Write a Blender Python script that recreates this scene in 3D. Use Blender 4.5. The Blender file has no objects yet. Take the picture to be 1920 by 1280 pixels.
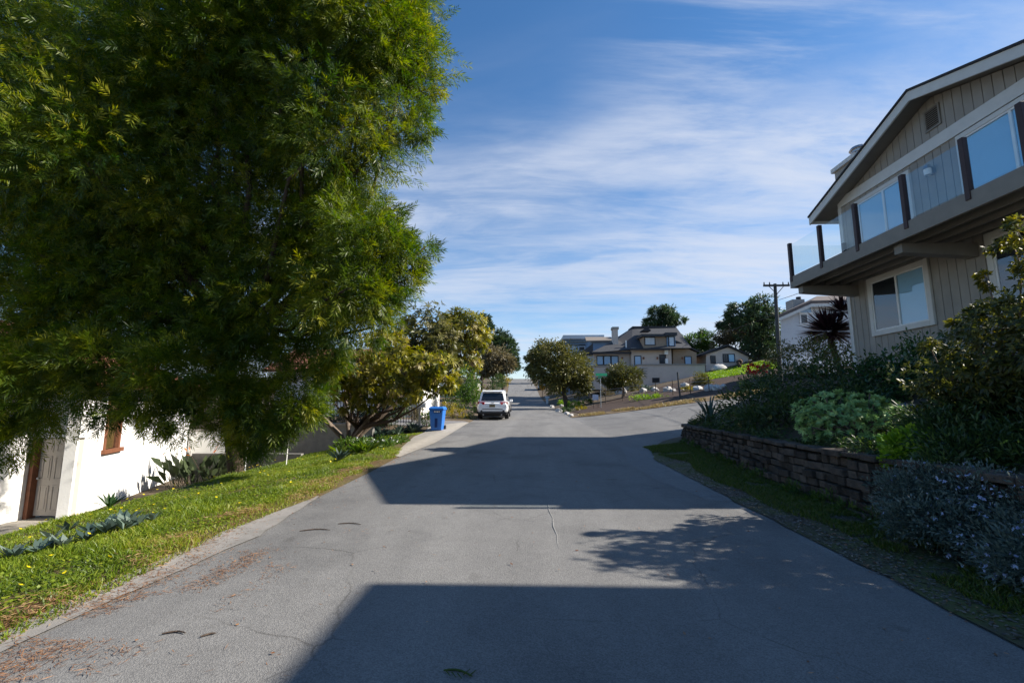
import bpy, math, random
import numpy as np
from mathutils import Vector, Matrix
random.seed(7); RNG = np.random.default_rng(7)
scn = bpy.context.scene
COL = scn.collection
R = math.radians

# ------------------------------------------------------------------ camera model (photo 1920x1280)
FPX, YAW, PIT, CAMZ = 853.0, R(1.8), R(7.81), 1.5
_F = Vector((-math.sin(YAW)*math.cos(PIT), math.cos(YAW)*math.cos(PIT), math.sin(PIT)))
_R = Vector((math.cos(YAW), math.sin(YAW), 0))
_U = Vector((math.sin(YAW)*math.sin(PIT), -math.cos(YAW)*math.sin(PIT), math.cos(PIT)))
CAM = Vector((0, 0, CAMZ))
def ray(px, py): return _F + _R*((px-960)/FPX) + _U*((640-py)/FPX)
def at(px, py, Y):
    d = ray(px, py); return CAM + d*(Y/d.y)

# ------------------------------------------------------------------ terrain
def ss(a, b, x):
    t = np.clip((x-a)/(b-a), 0, 1); return t*t*(3-2*t)
_ZX = [-40, 0, 27.8, 45, 61, 75, 92, 115, 143, 160, 200, 900]
_ZZ = [-.75, 0, .52, .9, 1.35, 2.25, 3.87, 6.4, 9.35, 10.0, 8.5, -30]
def zr(y):
    return sum(np.interp(y+k, _ZX, _ZZ) for k in (-4, -2, 0, 2, 4))/5.0
def xc(y): return np.interp(y, [0, 55, 92, 143, 200], [0, 0, -.6, -2.0, -4])
XL, XR = -3.15, 3.05
def xwall(y): return np.interp(y, [-3, 5, 7.5, 9.8, 12.6, 13.6, 14.3], [4.0, 4.05, 4.11, 4.3, 4.5, 4.62, 5.1])
def ynear(x): return np.interp(x, [4.6, 5.2, 6.2, 8, 11, 15, 20, 40, 80], [14.0, 14.5, 14.95, 15.8, 17.5, 18.9, 20.0, 23.5, 29])
def side(x, y):
    s = np.interp(y, [8, 14, 30, 57, 80, 143], [.03, .11, .13, .22, .2, .03])
    d = np.clip(x-xc(y)-XR, 0, 28)
    return zr(y) + d*s
def G(x, y):
    x = np.asarray(x, float); y = np.asarray(y, float)
    z = zr(y); xx = x-xc(y)
    dl = np.clip(XL-xx, 0, None)
    A = np.interp(dl, [0, .3, 3.3, 5.8, 8.4, 60], [0, .04, -.2, -1.05, -1.52, -2]) + z*(1-ss(0, 9, dl))
    B = np.interp(dl, [0, .3, 4, 12, 60], [0, .06, .22, .35, .5]) + z
    yb = np.interp(x, [-14, -10.6], [23.2, 19.0])
    t = ss(0, 1.0, y-yb)
    zl = A*(1-t)+B*t
    zs = side(x, y) + ss(.0, .5, xx-XR)*.04*(y < 13)
    hb = .80+np.clip((x-4.4)*.34, 0, 1.5)
    m = ss(.06, .26, np.minimum(x-xwall(y), ynear(x)-.35-y))
    zrr = zs*(1-m)+np.maximum(hb, zs)*m
    return np.where(xx < XL, zl, np.where(xx > XR, zrr, z))
def g1(x, y): return float(G(x, y))
def gp(px, py, tmax=220):
    d = ray(px, py); t = 1.5; prev = t
    while t < tmax:
        p = CAM+d*t
        if p.z < g1(p.x, p.y):
            lo, hi = prev, t
            for _ in range(18):
                mid = (lo+hi)/2; q = CAM+d*mid
                if q.z < g1(q.x, q.y): hi = mid
                else: lo = mid
            q = CAM+d*hi; return Vector((q.x, q.y, g1(q.x, q.y)))
        prev = t; t *= 1.02
    p = CAM+d*tmax; return p

# ------------------------------------------------------------------ materials
MATS = {}
def _mat(name):
    m = bpy.data.materials.new(name); m.use_nodes = True
    nt = m.node_tree; b = nt.nodes['Principled BSDF']; return m, nt, b
def M(name, col, rough=.8, col2=None, scale=6.0, detail=6, bump=0.0, bscale=60.0, spec=.3, metal=0.0, coat=0.0, contrast=.5, island=0.0):
    if name in MATS: return MATS[name]
    m, nt, b = _mat(name); N, L = nt.nodes, nt.links
    b.inputs['Roughness'].default_value = rough; b.inputs['Metallic'].default_value = metal
    b.inputs['Specular IOR Level'].default_value = spec; b.inputs['Coat Weight'].default_value = coat
    if col2 is None: col2 = tuple(c*.78 for c in col)
    geo = N.new('ShaderNodeNewGeometry')
    nz = N.new('ShaderNodeTexNoise'); nz.inputs['Scale'].default_value = scale; nz.inputs['Detail'].default_value = detail
    nz.inputs['Roughness'].default_value = .65
    L.new(geo.outputs['Position'], nz.inputs['Vector'])
    rp = N.new('ShaderNodeValToRGB'); rp.color_ramp.elements[0].position = .5-contrast*.4; rp.color_ramp.elements[1].position = .5+contrast*.4
    rp.color_ramp.elements[0].color = (*col2, 1); rp.color_ramp.elements[1].color = (*col, 1)
    L.new(nz.outputs['Fac'], rp.inputs['Fac']); outc = rp.outputs['Color']
    if island:
        mr_ = N.new('ShaderNodeMapRange'); mr_.inputs['To Min'].default_value = 1-island; mr_.inputs['To Max'].default_value = 1+island; L.new(geo.outputs['Random Per Island'], mr_.inputs['Value'])
        mu = N.new('ShaderNodeMix'); mu.data_type = 'RGBA'; mu.blend_type = 'MULTIPLY'; mu.inputs[0].default_value = 1; L.new(outc, mu.inputs[6]); L.new(mr_.outputs[0], mu.inputs[7]); outc = mu.outputs[2]
    L.new(outc, b.inputs['Base Color'])
    if bump:
        n2 = N.new('ShaderNodeTexNoise'); n2.inputs['Scale'].default_value = bscale; n2.inputs['Detail'].default_value = 4
        L.new(geo.outputs['Position'], n2.inputs['Vector'])
        bp = N.new('ShaderNodeBump'); bp.inputs['Strength'].default_value = bump; bp.inputs['Distance'].default_value = .02
        L.new(n2.outputs['Fac'], bp.inputs['Height']); L.new(bp.outputs['Normal'], b.inputs['Normal'])
    MATS[name] = m; return m
def LEAF(name, cols, trans=.35, rough=.45, spec=.4):
    m, nt, b = _mat(name); N, L = nt.nodes, nt.links
    a = N.new('ShaderNodeAttribute'); a.attribute_name = 'tint'
    rp = N.new('ShaderNodeValToRGB'); e = rp.color_ramp.elements
    e[0].position = 0; e[0].color = (*cols[0], 1); e[1].position = 1; e[1].color = (*cols[-1], 1)
    for i, c in enumerate(cols[1:-1]):
        k = e.new((i+1)/(len(cols)-1)); k.color = (*c, 1)
    L.new(a.outputs['Fac'], rp.inputs['Fac'])
    L.new(rp.outputs['Color'], b.inputs['Base Color']); b.inputs['Roughness'].default_value = rough; b.inputs['Specular IOR Level'].default_value = spec
    tr = N.new('ShaderNodeBsdfTranslucent')
    hs = N.new('ShaderNodeHueSaturation'); hs.inputs['Saturation'].default_value = 1.15; hs.inputs['Value'].default_value = 1.5
    L.new(rp.outputs['Color'], hs.inputs['Color']); L.new(hs.outputs['Color'], tr.inputs['Color'])
    mx = N.new('ShaderNodeMixShader'); mx.inputs['Fac'].default_value = trans
    L.new(b.outputs[0], mx.inputs[1]); L.new(tr.outputs[0], mx.inputs[2])
    L.new(mx.outputs[0], nt.nodes['Material Output'].inputs['Surface'])
    MATS[name] = m; return m
def GLASS(name, tint, fac_min=.08, gloss=(.9, .95, 1), rough=.02):
    m, nt, b = _mat(name); N, L = nt.nodes, nt.links
    t = N.new('ShaderNodeBsdfTransparent'); t.inputs['Color'].default_value = (*tint, 1)
    g = N.new('ShaderNodeBsdfGlossy'); g.inputs['Roughness'].default_value = rough; g.inputs['Color'].default_value = (*gloss, 1)
    geo = N.new('ShaderNodeNewGeometry'); dp = N.new('ShaderNodeVectorMath'); dp.operation = 'DOT_PRODUCT'
    L.new(geo.outputs['Incoming'], dp.inputs[0]); L.new(geo.outputs['Normal'], dp.inputs[1])
    def mm(op, a, b=None):
        x = N.new('ShaderNodeMath'); x.operation = op
        for i, q in enumerate((a, b)):
            if q is None: continue
            if isinstance(q, (int, float)): x.inputs[i].default_value = q
            else: L.new(q, x.inputs[i])
        return x
    fr = mm('POWER', mm('SUBTRACT', 1.0, mm('ABSOLUTE', dp.outputs['Value']).outputs[0]).outputs[0], 5.0)
    ad = mm('ADD', mm('MULTIPLY', fr.outputs[0], 1-fac_min).outputs[0], fac_min)
    mx = N.new('ShaderNodeMixShader'); L.new(ad.outputs[0], mx.inputs['Fac']); L.new(t.outputs[0], mx.inputs[1]); L.new(g.outputs[0], mx.inputs[2])
    L.new(mx.outputs[0], nt.nodes['Material Output'].inputs['Surface']); MATS[name] = m; return m

def asphalt_mat(name, base, dark, worn):
    m, nt, b = _mat(name); N, L = nt.nodes, nt.links
    geo = N.new('ShaderNodeNewGeometry')
    def noise(sc, det=6, vec=None, rg=.6):
        n = N.new('ShaderNodeTexNoise'); n.inputs['Scale'].default_value = sc; n.inputs['Detail'].default_value = det; n.inputs['Roughness'].default_value = rg
        L.new(vec or geo.outputs['Position'], n.inputs['Vector']); return n
    def mix(f, a, c, bl='MIX'):
        x = N.new('ShaderNodeMix'); x.data_type = 'RGBA'; x.blend_type = bl
        if hasattr(f, 'links') or not isinstance(f, float): L.new(f, x.inputs[0])
        else: x.inputs[0].default_value = f
        for v, s in ((a, x.inputs[6]), (c, x.inputs[7])):
            if isinstance(v, tuple): s.default_value = (*v, 1)
            else: L.new(v, s)
        return x.outputs[2]
    def ramp(src, p0, p1):
        r = N.new('ShaderNodeMapRange'); r.inputs['From Min'].default_value = p0; r.inputs['From Max'].default_value = p1
        L.new(src, r.inputs['Value']); return r.outputs['Result']
    mp = N.new('ShaderNodeMapping'); mp.inputs['Scale'].default_value = (1.1, .12, 1); L.new(geo.outputs['Position'], mp.inputs['Vector'])
    wheel = ramp(noise(1.0, 3, mp.outputs['Vector']).outputs['Fac'], .35, .7)
    c = mix(wheel, base, worn)
    c = mix(ramp(noise(.55, 5).outputs['Fac'], .52, .72), c, dark)
    big = ramp(noise(5.0, 6).outputs['Fac'], .3, .75)
    c = mix(big, c, mix(1.0, c, (.86, .86, .86), 'MULTIPLY'))
    v = N.new('ShaderNodeTexVoronoi'); v.inputs['Scale'].default_value = 150; L.new(geo.outputs['Position'], v.inputs['Vector'])
    sp = N.new('ShaderNodeSeparateColor'); L.new(v.outputs['Color'], sp.inputs['Color'])
    st = ramp(sp.outputs['Red'], 0, 1)
    lo = mix(1.0, c, (.72, .72, .73), 'MULTIPLY'); hi = mix(1.0, c, (1.27, 1.265, 1.25), 'MULTIPLY')
    c = mix(st, lo, hi)
    dn = noise(2.5, 4); ad_ = N.new('ShaderNodeMix'); ad_.data_type = 'RGBA'; ad_.inputs[0].default_value = .16; L.new(geo.outputs['Position'], ad_.inputs[6]); L.new(dn.outputs['Color'], ad_.inputs[7])
    cv_ = N.new('ShaderNodeTexVoronoi'); cv_.feature = 'DISTANCE_TO_EDGE'; cv_.inputs['Scale'].default_value = .62; L.new(ad_.outputs[2], cv_.inputs['Vector'])
    ck = ramp(cv_.outputs['Distance'], .006, .0); ck2 = ramp(noise(.8, 3).outputs['Fac'], .47, .6)
    cm = N.new('ShaderNodeMath'); cm.operation = 'MULTIPLY'; cm.use_clamp = True; L.new(ck, cm.inputs[0]); L.new(ck2, cm.inputs[1])
    c = mix(cm.outputs[0], c, mix(1.0, c, (.62, .61, .6), 'MULTIPLY'))
    sn = ramp(noise(1.7, 2).outputs['Fac'], .68, .74); c = mix(sn, c, mix(1.0, c, (.72, .71, .7), 'MULTIPLY'))
    L.new(c, b.inputs['Base Color']); b.inputs['Roughness'].default_value = .82; b.inputs['Specular IOR Level'].default_value = .25
    bp = N.new('ShaderNodeBump'); bp.inputs['Strength'].default_value = .35; bp.inputs['Distance'].default_value = .012
    L.new(v.outputs['Distance'], bp.inputs['Height']); L.new(bp.outputs['Normal'], b.inputs['Normal'])
    MATS[name] = m; return m

m_asph = asphalt_mat('asphalt', (.162, .158, .153), (.112, .11, .109), (.205, .2, .192))
m_asph2 = asphalt_mat('asphalt_patch', (.178, .177, .176), (.155, .155, .157), (.195, .195, .194))
m_conc = M('concrete', (.34, .31, .27), .9, (.25, .23, .2), 5, bump=.3, bscale=90)
m_gut = M('gutter_concrete', (.27, .25, .23), .9, (.18, .17, .155), 4, bump=.3, bscale=90)
m_ground = M('ground', (.12, .085, .055), .95, (.07, .055, .035), 1.5, bump=.6, bscale=25)
m_soil = M('soil', (.05, .036, .025), .95, (.025, .02, .014), 9, bump=.8, bscale=40)
m_mulch = M('mulch', (.07, .042, .03), .95, (.03, .02, .016), 7, bump=1, bscale=30)
m_lawn = M('lawn_soil', (.11, .10, .03), .95, (.09, .055, .03), 2.2, bump=.6, bscale=30)
m_verge = M('verge_soil', (.075, .085, .025), .95, (.07, .058, .045), 1.6, bump=.6, bscale=30, contrast=.3)
m_dry = M('dry_grass_soil', (.20, .14, .07), .95, (.11, .075, .04), 3, bump=.6, bscale=30)
m_turf = M('turf', (.13, .19, .02), .95, (.08, .12, .02), 3, bump=.6, bscale=30)
m_gravel = M('gravel', (.12, .11, .1), .95, (.06, .055, .05), 30, bump=1, bscale=60)
m_taupe = M('taupe_siding', (.33, .305, .27), .75, (.275, .252, .222), 2.2, bump=.15, bscale=60, island=.07)
m_trim = M('white_trim', (.62, .61, .58), .5, (.55, .54, .51), 4)
m_taupetrim = M('taupe_trim', (.24, .22, .19), .6, (.2, .183, .16), 4)
m_brownpost = M('brown_post', (.055, .03, .028), .5, (.04, .022, .02), 10)
m_shing = M('dark_shingle', (.05, .05, .055), .9, (.03, .03, .034), 10, bump=.8, bscale=30)
m_metal = M('grey_metal', (.45, .45, .46), .35, (.35, .35, .36), 8, metal=.8)
m_black = M('black', (.015, .015, .017), .5, (.01, .01, .012), 8)
m_dark = M('dark_interior', (.02, .022, .025), .6, (.012, .012, .015), 2)
m_blind = M('window_blind', (.42, .64, .78), .8, (.38, .58, .72), 1.5)  # white blinds; the blue sky light on them is put into the colour
m_glass = GLASS('window_glass', (.86, .92, .96), .1)
m_glassd = GLASS('dark_glass', (.7, .78, .84), .12)
m_rail = GLASS('rail_glass', (.84, .93, .96), .12, (.75, .93, 1))
m_stucco = M('white_stucco', (.82, .81, .78), .85, (.76, .75, .72), 3, bump=.25, bscale=25)
m_doorp = M('beige_door', (.52, .46, .39), .5, (.48, .42, .36), 4)
m_brown = M('brown_trim', (.22, .085, .045), .6, (.15, .06, .03), 8)
m_tile = M('terracotta_tile', (.3, .12, .075), .85, (.19, .08, .055), 6, bump=.5, bscale=20)
m_amber = M('amber_curtain', (.28, .14, .03), .8, (.16, .075, .02), 12)
m_block = M('wall_block', (.105, .08, .064), .95, (.035, .03, .026), 6, bump=1.0, bscale=28, contrast=.4, island=.45)
m_bark = M('bark', (.10, .07, .05), .95, (.05, .036, .028), 12, bump=1, bscale=30)
m_barkp = M('pale_bark', (.20, .155, .12), .9, (.12, .09, .07), 10, bump=.8, bscale=30)
m_greywall = M('grey_block_wall', (.26, .245, .22), .9, (.19, .18, .165), 4, bump=.5, bscale=18)
m_iron = M('black_iron', (.02, .02, .022), .5)
m_tan = M('tan_stucco', (.58, .49, .425), .85, (.52, .435, .375), 2, bump=.2, bscale=20)
m_tanw = M('tan_shingle_wall', (.36, .27, .2), .9, (.3, .22, .16), 5, bump=.5, bscale=12)
m_roofg = M('grey_roof', (.065, .067, .075), .9, (.045, .047, .053), 4, bump=.5, bscale=10)
m_blue = M('blue_grey_wall', (.17, .25, .36), .75, (.15, .22, .32), 3)
m_pale = M('pale_wall', (.55, .57, .6), .8, (.5, .52, .55), 2)
m_brick = M('pale_brick', (.45, .40, .36), .9, (.33, .29, .26), 12, bump=.6, bscale=30)
m_rock = M('white_rock', (.62, .60, .57), .9, (.3, .29, .28), 4, bump=.9, bscale=10, contrast=.6)
m_wood = M('weathered_wood', (.12, .09, .07), .9, (.07, .055, .045), 12, bump=.5, bscale=40)
m_polew = M('utility_pole_wood', (.07, .075, .075), .9, (.045, .045, .045), 12)
m_white = M('white_paint', (.78, .78, .77), .5, (.72, .72, .71), 4)
m_car = M('car_white', (.80, .80, .80), .25, (.78, .78, .78), 3, coat=.8, spec=.5)
m_tyre = M('tyre', (.018, .018, .02), .8, (.012, .012, .013), 20)
m_red = M('tail_red', (.45, .012, .02), .15, (.3, .01, .015), 20, coat=1)
m_cglass = M('car_glass', (.012, .014, .02), .04, (.01, .012, .016), 3, spec=.6)
m_plast = M('black_plastic', (.022, .022, .025), .55)
m_plate = M('number_plate', (.22, .16, .07), .5, (.12, .09, .05), 14)
m_bin = M('bin_blue', (.022, .16, .55), .4, (.018, .14, .5), 4, spec=.5)
m_bind = M('bin_dark_blue', (.008, .035, .16), .5)
m_mailg = M('mailbox_grey', (.5, .51, .52), .4, (.44, .45, .46), 8, metal=.1)
m_signg = M('sign_green', (.012, .22, .12), .4)
m_signo = M('sign_orange', (.65, .24, .015), .5)
m_signw = M('sign_pale', (.55, .6, .72), .5)
m_redp = M('red_flower', (.5, .03, .03), .6)

# ------------------------------------------------------------------ mesh helpers
ORG = {}
class MB:
    def __init__(s): s.v = []; s.f = []
    def add(s, v, f):
        o = len(s.v); s.v += [tuple(p) for p in v]; s.f += [tuple(i+o for i in q) for q in f]; return s
    def box(s, c, d, rz=0, rx=0, ry=0):
        m = Matrix.Rotation(rz, 3, 'Z') @ Matrix.Rotation(ry, 3, 'Y') @ Matrix.Rotation(rx, 3, 'X'); c = Vector(c)
        v = [c+m@Vector((x*d[0]/2, y*d[1]/2, z*d[2]/2)) for x in (-1, 1) for y in (-1, 1) for z in (-1, 1)]
        return s.add(v, [(0, 1, 3, 2), (4, 6, 7, 5), (0, 4, 5, 1), (2, 3, 7, 6), (0, 2, 6, 4), (1, 5, 7, 3)])
    def bb(s, a, b):
        return s.box([(a[i]+b[i])/2 for i in range(3)], [abs(b[i]-a[i]) for i in range(3)])
    def prism(s, pts, vec):
        n = len(pts); vec = Vector(vec); v = [Vector(p) for p in pts]; v += [p+vec for p in v]
        f = [tuple(range(n)), tuple(range(2*n-1, n-1, -1))]+[(i, i+n, (i+1) % n+n, (i+1) % n) for i in range(n)]
        return s.add(v, f)
    def cyl(s, p0, p1, r0, r1=None, n=10):
        return s.tube([p0, p1], [r0, r0 if r1 is None else r1], n)
    def tube(s, P, rad, n=7):
        P = [Vector(p) for p in P]; v = []; f = []; up = Vector((.3, .1, 1)).normalized()
        for i, p in enumerate(P):
            d = (P[min(i+1, len(P)-1)]-P[max(i-1, 0)]).normalized()
            if abs(d.dot(up)) > .98: up = Vector((1, .2, 0)).normalized()
            a = d.cross(up).normalized(); b = d.cross(a).normalized()
            for k in range(n):
                t = 2*math.pi*k/n; v.append(p+(a*math.cos(t)+b*math.sin(t))*rad[i])
        for i in range(len(P)-1):
            for k in range(n): f.append((i*n+k, i*n+(k+1) % n, (i+1)*n+(k+1) % n, (i+1)*n+k))
        f.append(tuple(range(n-1, -1, -1))); f.append(tuple((len(P)-1)*n+k for k in range(n)))
        return s.add(v, f)
    def ball(s, c, r, n=12, m=8, jit=0.0, flat=None):
        c = Vector(c); v = []; f = []
        if not hasattr(r, '__len__'): r = (r, r, r)
        for i in range(m+1):
            th = math.pi*i/m
            for k in range(n):
                ph = 2*math.pi*k/n; j = 1+random.uniform(-jit, jit)
                p = Vector((math.sin(th)*math.cos(ph)*r[0]*j, math.sin(th)*math.sin(ph)*r[1]*j, math.cos(th)*r[2]*j))
                if flat is not None: p.z = max(p.z, flat)
                v.append(c+p)
        for i in range(m):
            for k in range(n): f.append((i*n+k, (i+1)*n+k, (i+1)*n+(k+1) % n, i*n+(k+1) % n))
        return s.add(v, f)
    def build(s, name, mat, parent=None, smooth=False, bevel=0.0, org=None):
        if parent is not None: o0 = ORG[parent]
        elif org is not None: o0 = Vector(org)
        else:
            a = np.array(s.v); o0 = Vector((a[:, 0].mean(), a[:, 1].mean(), a[:, 2].min()))
        me = bpy.data.meshes.new(name)
        me.from_pydata([tuple(Vector(p)-o0) for p in s.v], [], s.f); me.update()
        if smooth: me.polygons.foreach_set('use_smooth', [True]*len(me.polygons))
        me.materials.append(mat)
        return link(name, me, parent, o0, bevel)
def link(name, me, parent, o0, bevel=0.0):
    o = bpy.data.objects.new(name, me); COL.objects.link(o)
    if parent is not None: o.parent = parent
    else: o.location = o0
    ORG[o] = o0
    if bevel:
        b = o.modifiers.new('Bevel', 'BEVEL'); b.width = bevel; b.segments = 2; b.limit_method = 'ANGLE'
    return o
def thing(name, label, cat, loc, group=None):
    o = bpy.data.objects.new(name, None); COL.objects.link(o); o.location = loc; ORG[o] = Vector(loc)
    o.empty_display_size = .3
    return tag(o, label, cat, group)
def tag(o, label=None, cat=None, group=None, kind=None):
    if label: o['label'] = label
    if cat: o['category'] = cat
    if group: o['group'] = group
    if kind: o['kind'] = kind
    return o

# numpy meshes -------------------------------------------------------
def npmesh(name, V, k, mat, parent=None, tint=None, org=None, extra=None):
    """V: (n*k,3) consecutive polygons of k corners"""
    V = np.asarray(V, np.float64); n = len(V)//k
    o0 = ORG[parent] if parent is not None else Vector(org if org is not None else (V[:, 0].mean(), V[:, 1].mean(), V[:, 2].min()))
    me = bpy.data.meshes.new(name)
    me.vertices.add(len(V)); me.vertices.foreach_set('co', (V-np.array(o0)).astype(np.float32).ravel())
    me.loops.add(len(V)); me.loops.foreach_set('vertex_index', np.arange(len(V), dtype=np.int32))
    me.polygons.add(n); me.polygons.foreach_set('loop_start', np.arange(0, n*k, k, dtype=np.int32))
    me.polygons.foreach_set('loop_total', np.full(n, k, np.int32)) if False else None
    a = me.attributes.new('tint', 'FLOAT', 'FACE'); a.data.foreach_set('value', (tint if tint is not None else RNG.random(n)).astype(np.float32))
    me.update(calc_edges=True); me.materials.append(mat)
    return link(name, me, parent, o0)
def unit(v): return v/np.maximum(np.linalg.norm(v, axis=-1, keepdims=True), 1e-9)
def rdir(n): return unit(RNG.normal(size=(n, 3)))
def leafquads(P, D, S, L, W, droop=0.0):
    L = np.broadcast_to(L, (len(P),))[:, None]; W = np.broadcast_to(W, (len(P),))[:, None]
    mid = P+D*L*.5; tip = P+D*L; tip = tip-np.array([0, 0, 1.])*L*droop
    return np.stack([P, mid+S*W*.5, tip, mid-S*W*.5], 1).reshape(-1, 3)
def sides(D):
    r = rdir(len(D)); return unit(np.cross(D, r))
def clump_points(blobs, dens, nper, sub, shell=.55):
    """blobs (x,y,z,rx,ry,rz): clumps on each blob's shell; points round each clump -> points, outward dir, clump tint"""
    P = []; O = []; T = []
    for b in blobs:
        c = np.array(b[:3]); r = np.array(b[3:6]); ns = max(3, int(dens*np.prod(r)**(1.6/3)))
        u = rdir(ns); cc = c+u*r*(shell+(1.05-shell)*RNG.random((ns, 1)))
        k = RNG.normal(size=(ns, nper, 3))*np.array([1, 1, .75])*(np.prod(r)**(1/3))*sub
        p = cc[:, None]+k; o = unit(u[:, None]*1.0+unit(k)*.7)
        t = np.clip(RNG.normal(.5, .2, (ns, 1))+RNG.normal(0, .13, (ns, nper)), 0, 1)
        P.append(p.reshape(-1, 3)); O.append(o.reshape(-1, 3)); T.append(t.ravel())
    return np.concatenate(P), np.concatenate(O), np.concatenate(T)
def crown(parent, blobs, mat, dens, nper, L, W, sub=.22, droop=.2, name='crown', shell=.55, up=0.0, rnd=.8):
    P, O, T = clump_points(blobs, dens, nper, sub, shell)
    D = unit(O+rdir(len(P))*rnd+np.array([0, 0, up-droop]))
    l = L*RNG.uniform(.7, 1.25, len(P)); V = leafquads(P, D, sides(D), l, l*W/L, .1)
    return npmesh(name, V, 4, mat, parent, T)
def rosettes(parent, P, O, T, nl, L, W, mat, droop=.5, spread=.9, name='crown'):
    n = len(P); A = unit(O); a = sides(A); b = np.cross(A, a)
    ph = (np.arange(nl)/nl*2*np.pi)[None]+RNG.uniform(0, 6, (n, 1)); ph = ph+RNG.normal(0, .2, (n, nl))
    rad = a[:, None]*np.cos(ph)[..., None]+b[:, None]*np.sin(ph)[..., None]
    D = unit(rad*spread+A[:, None]*RNG.uniform(.2, 1, (n, nl, 1))-np.array([0, 0, 1.])*droop)
    S = unit(np.cross(D, A[:, None]+.01)); Pp = np.repeat(P[:, None], nl, 1)
    l = L*RNG.uniform(.7, 1.2, n*nl)
    V = leafquads(Pp.reshape(-1, 3), D.reshape(-1, 3), S.reshape(-1, 3), l, l*W/L, .15)
    t = np.clip(np.repeat(T, nl)+RNG.normal(0, .12, n*nl), 0, 1)
    return npmesh(name, V, 4, mat, parent, t)
def limbs(parent, base, fork, targets, r0, mat, name='trunk', rt=.02, n=7, wob=.12):
    mb = MB(); base = Vector(base); fork = Vector(fork)
    h = (fork-base).length; mid = base.lerp(fork, .5)+Vector((random.uniform(-1, 1), random.uniform(-1, 1), 0))*h*.04
    mb.tube([base-Vector((0, 0, .15)), base+Vector((0, 0, h*.06)), mid, fork], [r0*1.35, r0*1.08, r0*.9, r0*.72], max(n, 9))
    for t in targets:
        t = Vector(t); d = t-fork; L = d.length; s = fork-(fork-base)*random.uniform(0, .25)
        pts = [s]; 
        for q in (.35, .7, 1): pts.append(s.lerp(t, q)+Vector((random.uniform(-1, 1), random.uniform(-1, 1), random.uniform(-.5, 1)))*L*wob*(1 if q < 1 else .2)+Vector((0, 0, -L*.10*math.sin(q*3.14))))
        mb.tube(pts, [r0*.5, r0*.33, r0*.2, rt], n)
    return mb.build(name, mat, parent, smooth=True)
def blob(px, py, Y, r, fy=1.0, fz=1.0):
    p = at(px, py, Y); return (p.x, p.y, p.z, r, r*fy, r*fz)

# draped sheets -------------------------------------------------------
def strip(name, A, B, nu, nv, mat, dz=.012, fn=G, jag=0.0):
    """A, B: polylines (x,y); grid between them laid on the ground"""
    def res(P):
        P = np.array(P, float); s = np.r_[0, np.cumsum(np.linalg.norm(np.diff(P, axis=0), axis=1))]; t = np.linspace(0, s[-1], nv+1)
        return np.stack([np.interp(t, s, P[:, i]) for i in (0, 1)], 1)
    a = res(A); b = res(B)
    if jag:
        for q in (a, b): q += RNG.normal(0, jag, q.shape)
    u = np.linspace(0, 1, nu+1)[:, None, None]
    X = a[None]*(1-u)+b[None]*u; z = fn(X[..., 0], X[..., 1])+dz
    V = np.concatenate([X, z[..., None]], 2).reshape(-1, 3); F = []
    w = nv+1
    for i in range(nu):
        for j in range(nv): F.append((i*w+j, i*w+j+1, (i+1)*w+j+1, (i+1)*w+j))
    mb = MB(); mb.v = [tuple(p) for p in V]; mb.f = F
    o = mb.build(name, mat, None, smooth=True); return tag(o, kind='structure')

# ================================================================== SETTING
def axis(segs):
    o = [segs[0][0]]
    for a, b, st in segs:
        n = max(1, int(round((b-a)/st))); o += list(np.linspace(a, b, n+1)[1:])
    return np.array(o)
gx = axis([(-500, -80, 60), (-80, -30, 5), (-30, -14, 1), (-14, -3.18, .3), (-3.18, -3.12, .06), (-3.12, 3.02, 1.3), (3.02, 3.08, .06), (3.08, 6, .11), (6, 16, .4), (16, 40, 1.2), (40, 100, 6), (100, 500, 60)])
gy = axis([(-60, -4, 4), (-4, 12, .35), (12, 24, .15), (24, 36, .4), (36, 80, 1.2), (80, 170, 3), (170, 600, 30), (600, 900, 100)])
XX, YY = np.meshgrid(gx, gy, indexing='ij'); ZZ = G(XX, YY)
inroad = (XX-xc(YY) > XL) & (XX-xc(YY) < XR)
ZZ = ZZ-.06*inroad
ins = (XX > 3.0) & (YY > np.interp(XX, [3.0, 3.25, 3.6, 4.3, 5.5, 6.5, 8, 11, 15, 20, 40], [11.2, 12.4, 13.5, 14.7, 15.3, 15.7, 16.5, 18, 19.4, 20.5, 23.9])) & (YY < np.interp(XX, [3, 14, 40], [29.6, 29.6, 34]))
ZZ = ZZ-.06*ins
mb = MB(); ny = len(gy)
mb.v = np.stack([XX, YY, ZZ], -1).reshape(-1, 3).tolist()
mb.f = [(i*ny+j, (i+1)*ny+j, (i+1)*ny+j+1, i*ny+j+1) for i in range(len(gx)-1) for j in range(ny-1)]
tag(mb.build('ground', m_ground, None, smooth=True, org=(0, 0, 0)), kind='structure')

# main road (wavering edges) ------------------------------------------
ys = axis([(-30, -2, 4), (-2, 14, .25), (14, 40, .8), (40, 170, 2.5), (170, 300, 20)])
def edge(x0, amp, ph): return [(float(xc(y))+x0+amp*(math.sin(y*1.7+ph)*.5+math.sin(y*4.3+ph*2)*.3+math.sin(y*.6+ph)*.6), y) for y in ys]
el = edge(XL, .05, .4); er = edge(XR, .05, 2.0)
us = np.linspace(0, 1, 9)
mb = MB(); n = len(ys)
for u in us:
    for (a, b) in zip(el, er):
        x = a[0]*(1-u)+b[0]*u; y = a[1]; mb.v.append((x, y, g1(np.clip(x, xc(y)+XL+.01, xc(y)+XR-.01), y)+.008))
for i in range(8):
    for j in range(n-1): mb.f.append((i*n+j, (i+1)*n+j, (i+1)*n+j+1, i*n+j+1))
tag(mb.build('road', m_asph, None, smooth=True, org=(0, 0, 0)), kind='structure')
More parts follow.
